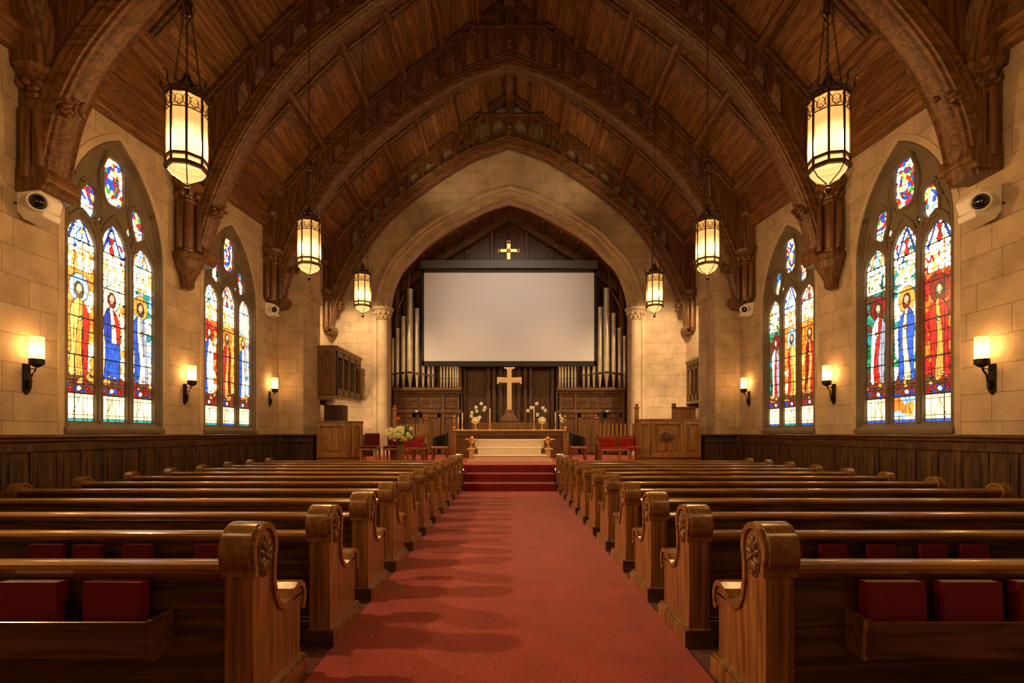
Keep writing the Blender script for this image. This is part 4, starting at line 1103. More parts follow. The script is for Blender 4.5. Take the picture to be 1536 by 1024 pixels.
# ------------------------------------------------------------------ organ
def organ(s, label):
    D0 = 20.1; t = empty('pipe_organ', (s*3.4, D0, ST), label, 'pipe organ', 'organ cases either side of the cross')
    xo, xi = 4.56, 1.90
    z_led, z_f1, z_f0, z_d = Z20(582, D0), Z20(592, D0), Z20(614, D0), Z20(618, D0)
    c = MB().box(s*xi, s*xo, D0, YB-.02, ST, z_led-.12); c.build('case_body', M['case'], t)
    MB().box(s*(xi-.04), s*(xo), D0-.30, D0+.2, z_led-.12, z_led).box(s*(xi-.02), s*xo, D0-.16, D0, z_led-.22, z_led-.12).build('pipe_ledge', M['casex'], t, bevel=.02)
    MB().box(s*(xi-.02), s*xo, D0-.12, D0, z_d-.04, z_d+.08).box(s*(xi-.02), s*xo, D0-.06, D0, z_f1-.04, z_f1+.04).box(s*(xi-.02), s*xo, D0-.05, D0, ST, ST+.2).build('rail', M['casex'], t, bevel=.01)
    # posts
    pst = MB()
    for x in (xi+.02, 2.62, 4.50): pst.box(s*(x-.06), s*(x+.06), D0-.10, D0, ST, z_led-.1)
    pst.box(s*(xi+.0), s*(xi+.16), D0-.1, YB-.02, ST, 7.9); pst.box(s*4.38, s*xo, D0+.1, YB-.02, ST, 8.2); pst.box(s*2.50, s*2.68, D0+.1, YB-.02, z_led, 8.0)
    pst.build('post', M['case'], t, bevel=.01)
    for a, b in ((2.0, 2.54), (2.70, 3.54), (3.60, 4.42)):
        f = MB().box(s*a, s*b, D0-.045, D0, z_f0+.06, z_f1-.06)
        w = b-a; n = 2 if w > .6 else 1
        for k in range(n):
            cxx = a+w*(k+.5)/n; hw = w/n*.40
            for q in range(2):
                sg = 1 if q else -1
                f.tube([(s*(cxx-hw+2*hw*i/12), D0-.055, (z_f0+z_f1)/2+sg*.10*math.sin(i/12*2*PI)) for i in range(13)], .020, 6)
            for i in range(5): f.sphere((s*(cxx-hw*.8+i*hw*.4), D0-.05, (z_f0+z_f1)/2+.05*math.sin(i*2.1)), .05, .03, .04, 7, 4)
        f.build('carved_frieze_panel', M['case'], t, bevel=.006)
    # doors
    for a, b in ((1.98, 2.68), (2.72, 3.55), (3.72, 4.48)):
        d = MB()
        zb_, zt_ = ST+.08, z_d-.06
        d.box(s*a, s*b, D0-.05, D0-.02, zb_, zt_)
        for (p, q, r, u) in ((a, a+.12, zb_, zt_), (b-.12, b, zb_, zt_), (a, b, zb_, zb_+.2), (a, b, zt_-.16, zt_)):
            d.box(s*p, s*q, D0-.09, D0-.045, r, u)
        for k in range(1, 3):
            xx = a+.12+(b-a-.24)*k/3; d.box(s*(xx-.012), s*(xx+.012), D0-.062, D0-.045, zb_+.2, zt_-.16)
        d.build('door_panel', M['case'], t, bevel=.008)
    # pipes
    if s < 0: big = [(589,508,5),(596.3,493,6.4),(605,475,7.2),(615.2,434,9.4),(625.8,463,7.2),(635,500,5),(643,507,4.6),(649.5,512,4.2)]; small = [661.5,666.3,671,675.6,679.8,683.4,686.8]
    else: big = [(936.5,504,5),(929.3,492,6.4),(920.3,470,7.2),(909.6,433,9.4),(899.6,461,7.2),(890.6,500,5),(882.7,507,4.6),(875.5,512,4.2)]; small = [863,858,853,848.3,843.8,839.7]
    Dp = 19.92
    for i, (px, top, w) in enumerate([(a, b, c_) for a, b, c_ in big]+[(p, 520+2*k, 3.2) for k, p in enumerate(small)]):
        x = X20(px, Dp); r = w/2*Dp/760; zt_ = Z20(top, Dp); zm = Z20(561+(2 if w < 5 else 0)-(1 if w > 9 else 0)+ (5 if w < 4 else 0), Dp)
        # flat upper lip and mouth are carved as a dark slot
        p = MB().lathe([(.018, 0), (.03, .02), (r*.95, zm-z_led-.03), (r, zm-z_led), (r, zm-z_led+.02), (r, zt_-z_led-.06), (r*1.1, zt_-z_led-.05), (r*1.1, zt_-z_led)], (x, Dp, z_led), 16)
        po = p.build('organ_pipe', M['pipe'], t, smooth=True)
        MB().box(x-r*.62, x+r*.62, Dp-r*1.04, Dp-r*.6, zm-.005, zm+r*.55).build('mouth', M['black'], po)
        if w > 5: MB().lathe([(r*.66,0),(r*.66,r*.3),(r*.3,r*.3)], (x, Dp-r*.6, zm+r*.55), 12).build('upper_lip', M['pipe'], po, smooth=True)
    # rail that steadies the pipes
    xs_ = [X20(p[0], Dp) for p in big]
    MB().tube([(min(xs_)-.1, Dp-.12, Z20(563, Dp)), ((min(xs_)+max(xs_))/2+s*.2, Dp-.15, Z20(557.5, Dp)), (max(xs_)+.1, Dp-.12, Z20(566, Dp))], .02, 6).build('pipe_rail', M['bronze'], t)
    # scrolled bracket of the case beside the arch
    MB().tube([(s*4.45, D0, 6.4), (s*4.2, D0, 6.9), (s*4.0, D0, 7.2), (s*3.95, D0, 7.9)], .05, 8).build('case_scroll', M['case'], t, smooth=True)
    # small black lamp on the door head
    lx = X20(626, D0) if s < 0 else X20(908, D0)
    b = MB().box(lx-.12, lx+.14, D0-.28, D0-.12, z_d-.06, z_d+.06); 
    bo = b.build('spot_lamp', M['black'], t, bevel=.02); bo['label'] = 'little black spot lamp'
    MB().box(lx-.03, lx+.08, D0-.30, D0-.27, z_d+.0, z_d+.05).build('bright_face', M['white'], bo)
organ(-1, 'left organ case with tall metal pipes above panelled oak doors')
organ(1, 'right organ case with tall metal pipes above panelled oak doors')

# ------------------------------------------------------------------ big cross on pedestal behind the altar
D = 18.9
x0 = X20(764, D)
cr = empty('standing_cross', (x0, D, ST), 'tall pale gold cross on a dark stepped pedestal behind the altar', 'cross')
c = MB(); w = .085
za, zb2, zc2, zd2, ze2 = Z20(615, D), Z20(574, D), Z20(566.5, D), Z20(554.5, D), Z20(576, D)
right_ = [(w, za), (w, zb2), (.38, zb2), (.40, ze2), (.46, ze2), (.46, zc2+.02), (w, zc2), (w, zd2), (.21, Z20(552.2,D)), (.21, Z20(551,D))]
c.prism([(x0+u, v) for u, v in right_]+[(x0-u, v) for u, v in reversed(right_)], [], lambda u, v, q: (u, q, v), D-.05, D+.05)
c.build('cross', M['goldp'], cr, bevel=.012)
pd = MB()
pd.frustum((x0, D), .18, .15, .14, .12, Z20(621,D), Z20(614,D)).frustum((x0, D), .36, .22, .18, .15, Z20(632,D), Z20(621,D)).box(x0-.38, x0+.38, D-.2, D+.22, ST, Z20(632,D))
pd.build('pedestal', M['dark2'] if 'dark2' in M else M['case'], cr, bevel=.015)
# retable shelf
sh = MB().box(-1.35, 1.40, 18.2, 18.6, ST+.9, Z20(634, 18.4)).box(-1.2, 1.2, 18.25, 18.6, ST, ST+.9)
tag(sh.build('retable', M['case'], bevel=.015), 'low dark oak ledge behind the altar, below the tall cross', 'ledge')

# ------------------------------------------------------------------ altar
D = 17.4; ALT = Z20(644, 17.4)
ax0, ax1 = X20(681, D), X20(848, D); zt = Z20(644, D)
al = empty('altar', ((ax0+ax1)/2, D, ST), 'long dark carved oak altar with a gilt edged top, behind the cream steps', 'altar')
MB().box(ax0+.1, ax1-.1, D, D+.68, ST, zt-.1).build('body', M['casex'], al)
MB().box(ax0-.03, ax1+.03, D-.06, D+.72, zt-.10, zt-.05).build('table_top', M['casex'], al, bevel=.01)
MB().box(ax0-.04, ax1+.04, D-.07, D+.73, zt-.05, zt-.005).build('gilt_edge', M['goldp'], al, bevel=.01)
ap = MB()
n = 9
for i in range(n+1):
    x = ax0+.14+i*(ax1-ax0-.28)/n; ap.box(x-.035, x+.035, D-.04, D, ST+.08, zt-.12)
ap.box(ax0+.1, ax1-.1, D-.05, D, ST, ST+.10).box(ax0+.1, ax1-.1, D-.05, D, zt-.22, zt-.10)
ap.build('front_frame', M['case'], al, bevel=.01)
for s in (-1, 1):
    x = ax0 if s < 0 else ax1
    q = MB().box(x-.09, x+.09, D-.08, D+.10, ST, zt-.1); q.lathe([(.05,0),(.08,.05),(.04,.12),(.07,.22),(.07,.3),(.03,.38),(.06,.44),(.0,.5)], (x, D+.05, zt), 10)
    q.build('corner_post', M['pulpit'], al, smooth=True)

# cream stepped block in front
D = 14.85
def box_px(mb, D0, D1, xa, xb, ya, yb): mb.box(X20(xa, D0), X20(xb, D0), D0, D1, Z20(yb, D0), Z20(ya, D0)); return mb
cs_ = empty('cream_altar_steps', (0, D+.4, ST), 'cream marble steps with brass end posts, at the top of the red steps', 'steps')
b = MB().box(-1.06, 1.14, D, D+1.2, ST, ST+.20); b.box(-1.09, 1.17, D-.03, D+1.2, ST+.17, ST+.205); b.build('bottom_step', M['cream'], cs_, bevel=.012)
b = MB().box(-.95, .95, D+.32, D+1.2, ST+.20, ST+.42).box(-1.0, 1.0, D+.28, D+1.2, ST+.39, ST+.425); b.build('middle_step', M['cream'], cs_, bevel=.012)
b = MB().box(-1.06, 1.06, D+.58, D+1.2, ST+.42, ST+.64).box(-1.11, 1.11, D+.54, D+1.2, ST+.61, ST+.66); b.build('top_step', M['cream'], cs_, bevel=.012)
for s in (-1, 1):
    x = -1.13 if s < 0 else 1.16
    b = MB().frustum((x, D+.12), .13, .12, .07, .09, ST, ST+.10).box(x-.055, x+.055, D+.04, D+.2, ST+.1, ST+.38).box(x-.12, x+.12, D, D+.22, ST+.36, ST+.40)
    b.build('end_post', M['goldp'], cs_, bevel=.01)
    e = MB()
    e.lathe([(.07,0),(.03,.04),(.03,.10),(.08,.16),(.10,.20),(.02,.22)], (x+s*.02, D+.45, ST+.42), 10)
    e.sphere((x+s*.0, D+.45, ST+.68), .06, .06, .07); e.sphere((x+s*.12, D+.45, ST+.66), .10, .03, .025); e.sphere((x-s*.10, D+.45, ST+.66), .08, .03, .025)
    e.box(x-.08, x+.08, D+.35, D+.55, ST+.0, ST+.42)
    e.build('brass_bracket', M['gold'], cs_, smooth=True)

# ------------------------------------------------------------------ altar flowers / candelabra
zt_altar = ALT
def rot_rand(r): return Matrix.Rotation(r.uniform(0, PI), 3, 'X') @ Matrix.Rotation(r.uniform(0, PI), 3, 'Z')
def blossom(mb, c, r, rnd, n=6):
    for k in range(n):
        a = 2*PI*k/n+rnd.random(); m = Matrix.Rotation(a, 3, 'Y') @ Matrix.Rotation(.7, 3, 'X')
        mb.sphere((c[0]+r*.55*math.cos(a), c[1]-.2*r, c[2]+r*.55*math.sin(a)), r*.5, r*.22, r*.42, 7, 5, Matrix.Rotation(-a, 3, 'Y'))
    mb.sphere((c[0], c[1]-.35*r, c[2]), r*.28, r*.28, r*.28, 6, 5)
def altar_flowers(px, side, label, pts):
    D = 17.75; x = X20(px, D); zt = ALT
    t = empty('flower_stand', (x, D, zt), label, 'flowers', 'gilt flower stands on the altar')
    MB().lathe([(.09,0),(.10,.015),(.03,.04),(.018,.10),(.03,.13),(.018,.18),(.09,.26),(.13,.30),(.10,.36),(.02,.38)], (x, D, zt), 12).build('gilt_stem', M['gold'], t, smooth=True)
    rnd = random.Random(px)
    for k in range(9):
        bl = MB(); a = k*.7; blossom(bl, (x+.10*math.cos(a), D-.05, zt+.32+.10*math.sin(a)*.8), .05, rnd); bl.build('blossom', M['petalw'], t, smooth='all')
    sm = MB()
    for (qx, qy) in pts:
        X_, Z_ = X20(qx, D), Z20(qy, D)
        sm.tube([(x, D, zt+.3), ((x+X_)/2+.03, D, (zt+.3+Z_)/2+.08), (X_, D, Z_)], .008, 5)
        bl = MB(); blossom(bl, (X_, D-.03, Z_), .065, rnd); bl.build('blossom', M['petalw'], t, smooth='all')
    sm.build('stems', M['leaf'], t)
altar_flowers(713.5, -1, 'gilt stand of pale flowers on the left half of the altar', [(722,605.5),(727.5,611.5),(714,611),(715,616.5),(708,619),(707,624),(719.5,626),(726,615)])
altar_flowers(813, 1, 'gilt stand of pale flowers on the right half of the altar', [(805,605.5),(814.5,612),(818,616),(797,611.5),(792,616),(806,622)])
def candlestick(px, py_top, label, flame=False, D=17.7):
    x = X20(px, D); zt = ALT; ztop = Z20(py_top, D); h = ztop-zt
    t = empty('candlestick', (x, D, zt), label, 'candlestick', 'candlesticks on the altar')
    MB().lathe([(.06,0),(.06,.012),(.02,.03),(.014,h*.35),(.035,h*.38),(.014,h*.42),(.04,h*.5)], (x, D, zt), 10).build('holder', M['gold'], t, smooth=True)
    MB().lathe([(.018,h*.5),(.018,h-.03),(.004,h)], (x, D, zt), 10).build('candle', M['candle'], t, smooth=True)
candlestick(687.5, 625, 'slim candlestick at the left end of the altar')
candlestick(693.5, 618, 'taller candlestick next to the left end of the altar')
candlestick(833, 617, 'slim candlestick left of the flower sprig at the right end of the altar')
candlestick(801, 608, 'tall candlestick just left of the right flower stand')
candlestick(735, 612, 'tall candlestick between the left flower stand and the cross')
D = 17.7; x = X20(842, D); zt = ALT
t = empty('bud_vase', (x, D, zt), 'small vase with a pale sprig at the right end of the altar', 'vase')
MB().lathe([(.05,0),(.06,.08),(.03,.16),(.04,.2)], (x, D, zt), 10).build('vase_body', M['vase'], t, smooth=True)
fl = MB(); rnd = random.Random(3)
for dx, dz in ((-.03,.42),(.03,.38),(.0,.30),(.05,.26),(-.05,.5)): blossom(fl, (x+dx, D-.03, zt+dz), .05, rnd)
fl.tube([(x, D, zt+.15), (x, D, zt+.45)], .01, 5); fl.build('sprig', M['petalw'], t, smooth='all')

# ------------------------------------------------------------------ big flower arrangement by the left seats
D = 14.2; x = X20(601, D)
t = empty('flower_arrangement', (x, D, ST), 'round bouquet of cream and yellow flowers in a tall brass pedestal vase', 'flowers')
zt = Z20(667, D)
MB().lathe([(.11,0),(.115,.03),(.115,zt-ST-.02),(.12,zt-ST),(.10,zt-ST)], (x, D, ST), 16).build('vase', M['vase'], t, smooth=True)
rnd = random.Random(11); cz = Z20(652, D)
lf = MB()
for k in range(70):
    a = rnd.uniform(0, 2*PI); el = rnd.uniform(-.6, 1.2); r = rnd.uniform(.12, .40)
    p = (x+r*math.cos(a)*math.cos(el)*1.15, D+r*math.sin(a)*math.cos(el)*.7, cz+r*math.sin(el)*.62-.02)
    lf.sphere(p, .075, .03, .012, 6, 4, rot_rand(rnd))
for k in range(12):
    a = rnd.uniform(0, 2*PI); lf.tube([(x, D, zt-.05), (x+.12*math.cos(a), D+.1*math.sin(a), cz-.05), (x+.3*math.cos(a), D+.2*math.sin(a), cz+.08)], .008, 4)
lf.tube([(x, D, zt-.05), (x, D, cz+.1)], .06, 8)
lf.tube([(x-.06, D, cz), (x-.06, D, cz+.43)], .008, 4)
lo = lf.build('foliage', M['leaf'], t, smooth='all'); lo['kind'] = 'stuff'
for k in range(46):
    a = rnd.uniform(0, 2*PI); q = rnd.random()**.5
    X_ = x+.44*q*math.cos(a); Z_ = cz+.03+.20*q*math.sin(a)*(1 if math.sin(a) > 0 else .9)
    Yd = D-.24*math.sqrt(max(0, 1-q*q))-.03
    bl = MB(); blossom(bl, (X_, Yd, Z_), rnd.uniform(.045, .07), rnd); bl.build('blossom', M['petal'] if k % 3 else M['petalw'], t, smooth='all')
bl = MB(); blossom(bl, (x-.06, D-.02, cz+.45), .06, rnd); ro = bl.build('blossom', M['petalr'], t, smooth='all'); ro['label'] = 'red blossom on a tall stem'

# ------------------------------------------------------------------ pulpit (right) and reading desk (left)
def panelled_desk(name, pts, D, ztop, lab, cat, emblem=None, mat='pulpit'):
    """pts: plan outline front-left..front-right as list of (x,y); closed to the rear"""
    xs_ = [p[0] for p in pts]; cxm = sum(xs_)/len(xs_)
    t = empty(name, (cxm, D, ST), lab, cat)
    back = [(pts[-1][0], pts[-1][1]+.0), (pts[-1][0], D+.5), (pts[0][0], D+.5)]
    plan = pts+back[1:]
    MB().prism(plan, [], lambda u, v, q: (u, v, q), ST+.04, ztop-.06).build('body', M[mat], t)
    cpl = [((u-cxm)*1.035+cxm, (v-(D+.25))*1.05+(D+.25)) for u, v in plan]
    MB().prism(cpl, [], lambda u, v, q: (u, v, q), ztop-.07, ztop).build('top', M['pulpx'], t, bevel=.02)
    MB().prism(cpl, [], lambda u, v, q: (u, v, q), ST, ST+.14).build('plinth', M['pulpx'], t, bevel=.02)
    for i in range(len(pts)-1):
        a, b2 = Vector((*pts[i], 0)), Vector((*pts[i+1], 0)); d = (b2-a); L_ = d.length; d.normalize(); n = Vector((d.y, -d.x, 0))
        if n.y > 0 and abs(n.y) > .3: n = -n
        fr = MB()
        def slab(u0, u1, z0, z1, o0, o1):
            P = [a+d*u0+n*o0, a+d*u1+n*o0, a+d*u1+n*o1, a+d*u0+n*o1]
            fr.add([(p.x, p.y, z) for z in (z0, z1) for p in P], [(0,1,2,3),(4,5,6,7),(0,1,5,4),(1,2,6,5),(2,3,7,6),(3,0,4,7)])
        z0, z1 = ST+.14, ztop-.07
        slab(0, .09, z0, z1, -.01, .07); slab(L_-.09, L_, z0, z1, -.01, .07); slab(.07, L_-.07, z0, z0+.11, -.01, .06); slab(.07, L_-.07, z1-.10, z1, -.01, .06)
        if L_ > .4:
            slab(.17, L_-.17, z0+.19, z1-.18, -.01, .03)
        fr.build('front_panel', M[mat], t, bevel=.012)
        if emblem == i:
            em = MB(); m0 = a+d*(L_/2)+n*.045; zc = (z0+z1)/2; rr = random.Random(2)
            def Q(u, v): p = m0+d*u; return (p.x, p.y, zc+v)
            em.tube([Q(0,-.32), Q(.01,-.1), Q(0,.26)], .014, 6)
            for k in range(12):
                a0 = PI*(.02+.96*k/11); ln = .20+.05*rr.random()
                e = [Q(0,-.08), Q(ln*.5*math.cos(a0), -.05+ln*.5*math.sin(a0)), Q(ln*math.cos(a0+.2), .02+ln*.85*math.sin(a0+.2))]
                em.tube(e, .008, 5)
                for q in range(3):
                    f_ = .5+.25*q; em.sphere(Q(ln*f_*math.cos(a0+.15*q), .0+ln*f_*.85*math.sin(a0+.15*q)), .026, .012, .02, 6, 4)
            em.tube([Q(-.2,-.1), Q(-.05,-.02), Q(.05,-.06), Q(.2,-.1)], .008, 5)
            em.build('carved_tree_emblem', M['case'], t, smooth='all')
    return t
D = 14.85
xa = lambda p, d=D: X20(p, d)
panelled_desk('pulpit', [(xa(960),D+.12),(xa(976),D),(xa(1024),D),(xa(1052),D+.10)], D, Z20(628, D), 'broad oak pulpit with a carved tree emblem, right of the platform', 'pulpit', emblem=1)
panelled_desk('reading_desk', [(xa(476),D),(xa(521),D),(xa(526),D+.02),(xa(537),D+.30)], D, Z20(631, D), 'panelled oak reading desk at the left end of the platform', 'reading desk', mat='pulpit')
# raised seat back behind the pulpit
t = empty('clergy_stall', (5.55, 16.35, ST), 'oak clergy stall back rising behind the pulpit', 'stall')
MB().box(5.32, 6.0, 16.3, 16.36, ST, Z20(611,16.3)).build('back_panel', M['pulpit'], t, bevel=.01)
MB().box(5.24, 5.36, 16.24, 16.38, ST, Z20(609,16.3)).box(5.24, 6.02, 16.24, 16.38, Z20(613,16.3), Z20(610,16.3)).build('frame', M['pulpx'], t, bevel=.01)
MB().lathe([(.05,0),(.08,.03),(.08,.08),(.03,.10)], (5.30, 16.31, Z20(609,16.3)), 8).build('finial', M['pulpx'], t, smooth=True)

# organ-chamber balconies on the bay walls
def balcony(s, x_in, y0, y1, z0, z1, lab):
    t = empty('balcony_box', (s*6.3, (y0+y1)/2, z0), lab, 'balcony')
    MB().box(s*x_in, s*6.59, y0, y1, z0, z0+.10).box(s*x_in, s*6.59, y0, y0+.05, z0, z1).build('floor_and_front', M['case'], t, bevel=.01)
    MB().box(s*(x_in-.06), s*6.59, y0-.06, y1, z1-.07, z1+.02).box(s*(x_in-.03), s*6.59, y0-.03, y1, z1-.14, z1-.07).build('cornice', M['pulpx'], t, bevel=.015)
    MB().box(s*(x_in-.03), s*6.59, y0-.04, y1, z0-.02, z0+.08).build('base_moulding', M['pulpx'], t, bevel=.015)
    sd_ = MB(); n = 4
    for i in range(n+1):
        yy = y0+(y1-y0-.08)*i/n; sd_.box(s*x_in, s*(x_in+.06), yy, yy+.10, z0+.1, z1-.1)
    sd_.box(s*x_in, s*(x_in+.05), y0, y1, z0+.1, z0+.32).box(s*x_in, s*(x_in+.05), y0, y1, z1-.32, z1-.1)
    sd_.build('side_frame', M['case'], t, bevel=.01)
    MB().box(s*(x_in+.10), s*(x_in+.14), y0+.05, y1-.02, z0+.1, z1-.1).build('dark_infill', M['dark'], t)
    if abs(6.6-x_in) > .8:
        f = MB()
        for (p, q, r, u) in ((x_in+.03, x_in+.13, z0+.12, z1-.14), (5.95, 6.05, z0+.12, z1-.14), (x_in+.13, 5.95, z0+.12, z0+.25), (x_in+.13, 5.95, z1-.28, z1-.14)): f.box(s*p, s*q, y0-.03, y0, r, u)
        f.build('front_frame', M['case'], t, bevel=.01)
    MB().lathe([(.30,0),(.28,-.05),(.2,-.12),(.05,-.16)], (s*6.25, (y0+y1)/2, z0-.02), 12).build('corbel', M['dark'], t, smooth=True)
balcony(-1, 5.45, 16.0, 18.6, 2.62, 4.26, 'panelled oak balcony box on the left bay wall above the reading desk')
balcony(1, 6.22, 16.35, 17.75, 2.52, 4.0, 'small oak balcony box mostly hidden by the right pier')
# wooden column under the left balcony
o = MB().box(-5.95, -5.35, 16.25, 16.8, ST, 2.42); o.box(-5.98, -5.32, 16.22, 16.83, ST, ST+.2)
tag(o.build('support_cupboard', M['dark'], bevel=.02), 'dark timber support standing under the left balcony box', 'support')

# ------------------------------------------------------------------ seats
def slat_settle(cx, y, w, zp_l, zp_r, label, s):
    """wide seat with slatted high back, tall posts, red cushions; faces the nave (-y)"""
    t = empty('slatted_settle', (cx, y, ST), label, 'bench')
    x0_, x1_ = cx-w/2, cx+w/2
    for x, z in ((x0_, zp_l), (x1_, zp_r)):
        p = MB().box(x-.06, x+.06, y+.42, y+.54, ST, z); po = p.build('post', M['pulpit'], t, bevel=.01)
        MB().lathe([(.05,0),(.085,.03),(.085,.07),(.05,.10),(.06,.14),(.0,.19)], (x, y+.48, z-.02), 10).build('finial', M['redwood'], po, smooth=True)
    sl = MB(); n = 9; zt_ = min(zp_l, zp_r)-.12
    for i in range(n):
        xx = x0_+.10+(w-.2)*i/(n-1); MB().box(xx-.035, xx+.012, y+.46, y+.49, ST+.75, zt_).build('slat', M['pulpit'], t)
        sl.box(xx+.012, xx+.022, y+.46, y+.485, ST+.75, zt_)
    sl.build('slat_edges', M['goldp'], t)
    MB().box(x0_, x1_, y+.42, y+.50, ST+.70, ST+.77).box(x0_, x1_, y+.46, y+.52, ST+.3, ST+.72).build('back_rail', M['redwood'], t, bevel=.01)
    MB().box(x0_, x1_, y, y+.5, ST+.30, ST+.36).build('seat', M['pulpit'], t, bevel=.015)
    for x in (x0_+.05, cx, x1_-.05): MB().frustum((x, y+.05), .03, .03, .04, .04, ST, ST+.30).build('leg', M['pulpit'], t)
    for x in (x0_-.0, x1_+.0): MB().box(x-.04, x+.04, y-.02, y+.43, ST+.48, ST+.54).box(x-.035, x+.035, y-.02, y+.05, ST, ST+.5).build('armrest', M['redwood'], t, bevel=.01)
    for i in range(2):
        xx = cx+(-.27 if i == 0 else .27)*w/1.15
        MB().box(xx-.22*w/1.15, xx+.22*w/1.15, y+.36, y+.46, ST+.38, ST+.70).build('back_cushion', M['redcl'], t, bevel=.035, seg=3)
        MB().box(xx-.25*w/1.15, xx+.25*w/1.15, y+.02, y+.36, ST+.36, ST+.40).build('seat_cushion', M['redcl'], t, bevel=.015)
    return t
D = 15.42
slat_settle(X20(930, D), D, X20(961,D)-X20(899,D), Z20(629, 15.7), Z20(612, 15.7), 'slat backed settle with two red cushions, left of the pulpit', 1)
D = 15.65
slat_settle(X20(611, D), D, X20(635,D)-X20(587,D), Z20(615, 16), Z20(630, 16), 'slat backed settle with red cushions, behind the big bouquet', -1)
def armchair(cx, y, s, label):
    """chair with dark padded curved back turned towards the altar, cherry seat"""
    t = empty('padded_chair', (cx, y, ST), label, 'chair', 'black padded chairs beside the altar')
    MB().box(cx-.26, cx+.26, y-.02, y+.46, ST+.38, ST+.46).build('seat', M['redwood'], t, bevel=.03, seg=3)
    # curved back shell
    bk = MB(); vs = []; n = 14; H = .42
    for i in range(n+1):
        a = PI*(.10+.80*i/n); u = math.cos(a)*.25; v = math.sin(a)*.20
        dip = .14*(i/n if s > 0 else 1-i/n); dip = .16*abs((i/n)-(0 if s < 0 else 1))
        for (k, h) in ((1, 0), (1, H-dip), (.80, H-dip), (.80, 0)):
            vs.append((cx+u*k*1.0, y+.20+v*k*1.2, ST+.46+h))
    fs = []
    for i in range(n):
        for k in range(4): fs.append((i*4+k, i*4+(k+1) % 4, (i+1)*4+(k+1) % 4, (i+1)*4+k))
    fs += [(0,1,2,3), (n*4, n*4+1, n*4+2, n*4+3)]
    bk.add(vs, fs).build('backrest', M['blackcl'], t, smooth=True, bevel=.02)
    for dx in (-.21, .21):
        for dy in (.03, .40):
            MB().tube([(cx+dx, y+dy, ST+.40), (cx+dx*.95, y+dy, ST+.2), (cx+dx*1.08, y+dy, ST)], [.035,.028,.024], 8).build('leg', M['redwood'], t, smooth=True)
    for q in (-1, 1): MB().box(cx+q*.30, cx+q*.24, y, y+.30, ST+.44, ST+.49).build('armrest', M['redwood'], t, bevel=.01)
armchair(X20(659, 14.9), 14.9, -1, 'black backed chair with cherry seat, left of the altar')
armchair(X20(868, 14.9), 14.9, 1, 'black backed chair with cherry seat, right of the altar')
# small cherry table between bouquet and chair
t = empty('side_table', (X20(629,15.0), 15.0, ST), 'low cherry wood side table between the bouquet and the left black chair', 'table')
MB().box(X20(617,15), X20(641,15), 14.8, 15.25, ST+.36, ST+.41).build('table_top', M['redwood'], t, bevel=.01)
for px in (620, 638):
    for yy in (14.84, 15.2): MB().frustum((X20(px,15), yy), .025, .025, .03, .03, ST, ST+.36).build('leg', M['redwood'], t)
def side_chair(cx, y, lab, w=.5, hb=.85, mat='redcl'):
    t = empty('upholstered_chair', (cx, y, ST), lab, 'chair')
    MB().box(cx-w/2, cx+w/2, y, y+.48, ST+.40, ST+.47).build('seat', M[mat], t, bevel=.02)
    MB().box(cx-w/2, cx+w/2, y-.01, y+.48, ST+.35, ST+.40).build('seat_frame', M['pulpit'], t, bevel=.01)
    MB().box(cx-w/2+.03, cx+w/2-.03, y+.44, y+.52, ST+.47, ST+hb).build('backrest', M[mat], t, bevel=.03, seg=3)
    for dx in (-w/2+.03, w/2-.03):
        MB().frustum((cx+dx, y+.03), .022, .022, .028, .028, ST, ST+.36).build('leg', M['pulpit'], t)
        MB().frustum((cx+dx, y+.45), .022, .022, .028, .028, ST, ST+.36).build('leg', M['pulpit'], t)
side_chair(X20(552, 14.8), 14.8, 'dark red upholstered chair between the reading desk and the bouquet', .5, .85, 'redd')
side_chair(X20(586.5, 15.0), 15.02, 'dark red upholstered chair just behind the left side of the bouquet', .5, .85, 'redd')
# small round table at right of settle with red cloth
t = empty('stool', (X20(951,14.7), 14.75, ST), 'small cherry stool with a red pad at the foot of the pulpit', 'stool')
MB().lathe([(.19,.38),(.20,.42),(.18,.46),(.05,.47)], (X20(951,14.7), 14.75, ST), 16).build('pad', M['redcl'], t, smooth=True)
for k in range(4):
    a = PI/4+k*PI/2; MB().tube([(X20(951,14.7)+.11*math.cos(a), 14.75+.11*math.sin(a), ST+.38), (X20(951,14.7)+.16*math.cos(a), 14.75+.16*math.sin(a), ST)], .02, 6).build('leg', M['redwood'], t)

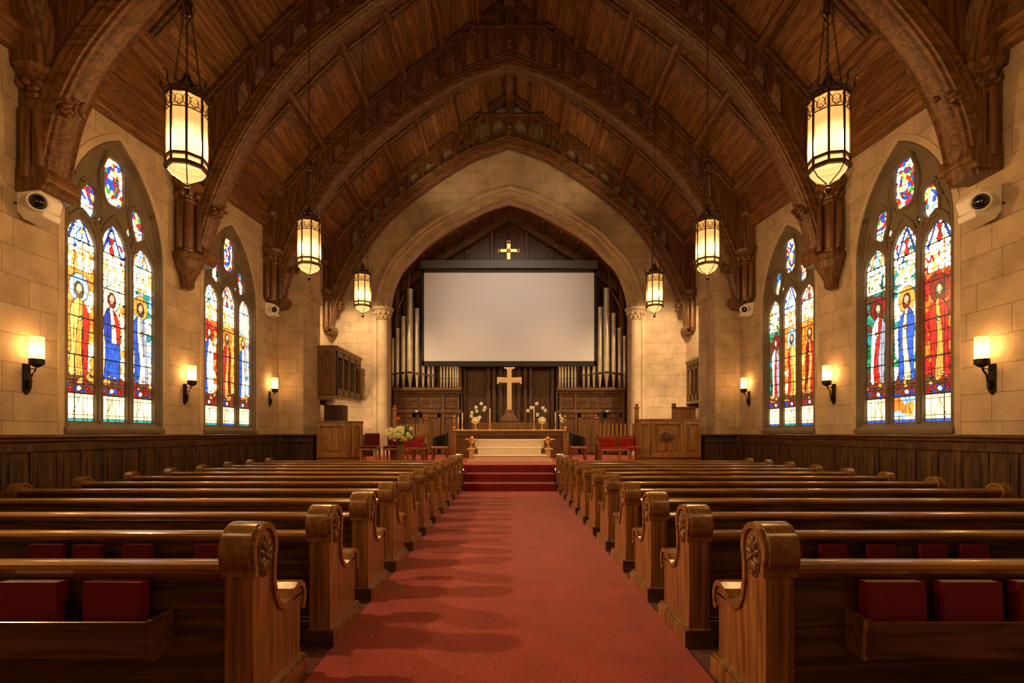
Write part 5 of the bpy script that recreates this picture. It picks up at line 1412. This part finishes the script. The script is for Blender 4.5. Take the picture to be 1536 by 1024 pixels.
# ------------------------------------------------------------------ lights
def area(loc, rot, size, energy, col, sy=None):
    l = bpy.data.lights.new('area_light', 'AREA'); l.energy = energy; l.color = col; l.size = size
    if sy: l.shape = 'RECTANGLE'; l.size_y = sy
    o = bpy.data.objects.new('area_light', l); COL.objects.link(o); o.location = loc; o.rotation_euler = rot
    return o
def spot(loc, target, energy, col, angle=80, blend=.6, r=.1):
    l = bpy.data.lights.new('added_spot_light', 'SPOT'); l.energy = energy; l.color = col; l.spot_size = math.radians(angle); l.spot_blend = blend; l.shadow_soft_size = r
    o = bpy.data.objects.new('added_spot_light', l); COL.objects.link(o); o.location = loc
    o.rotation_euler = (Vector(target)-Vector(loc)).to_track_quat('-Z', 'Y').to_euler()
GW = (1,.66,.32)
# added spots without fittings behind the piers, washing the chancel wall
for s in (-1, 1):
    spot((s*5.4, 16.6, 6.6), (s*5.5, 18.9, 3.2), 430, GW, 110, .9, .15)
    spot((s*5.9, 16.9, 1.9), (s*5.5, 18.9, 3.0), 110, GW, 110, .9, .15)
# added spots near the farthest truss to brighten the platform, no fittings
spot((-2.2, 17.2, 11.0), (-1.5, 17.0, ST), 1100, GW, 60, .8, .15)
spot((2.2, 17.2, 11.0), (1.5, 17.0, ST), 1100, GW, 60, .8, .15)
spot((0, 12.6, 11.0), (0, 19.8, 5.4), 850, (1,.82,.66), 62, 1.0, .15)  # added to brighten the screen, hangs on no fitting
for s in (-1, 1): spot((s*2.6, 16.6, 9.6), (s*1.6, 18.9, 12.2), 60, GW, 110, .9, .2)  # added upward spots lifting the gable stone, no lamp there
# added front spots brightening pulpit, steps and seats, near the third truss
for s in (-1, 1): spot((s*4.6, 13.6, 8.6), (s*1.6, 16.0, ST), 420, GW, 75, .9, .12)
# added spots, no fixtures, raking over the left pews to streak the aisle carpet
for yy in (3.8, 7.2, 10.4):
    spot((-6.3, yy, 4.7), (-.6, yy-.2, 0), 620, (1,.57,.26), 75, .9, .09)
W = bpy.data.worlds.new('world'); SC.world = W; W.use_nodes = True
W.node_tree.nodes['Background'].inputs[0].default_value = (.35,.45,.6,1); W.node_tree.nodes['Background'].inputs[1].default_value = .3
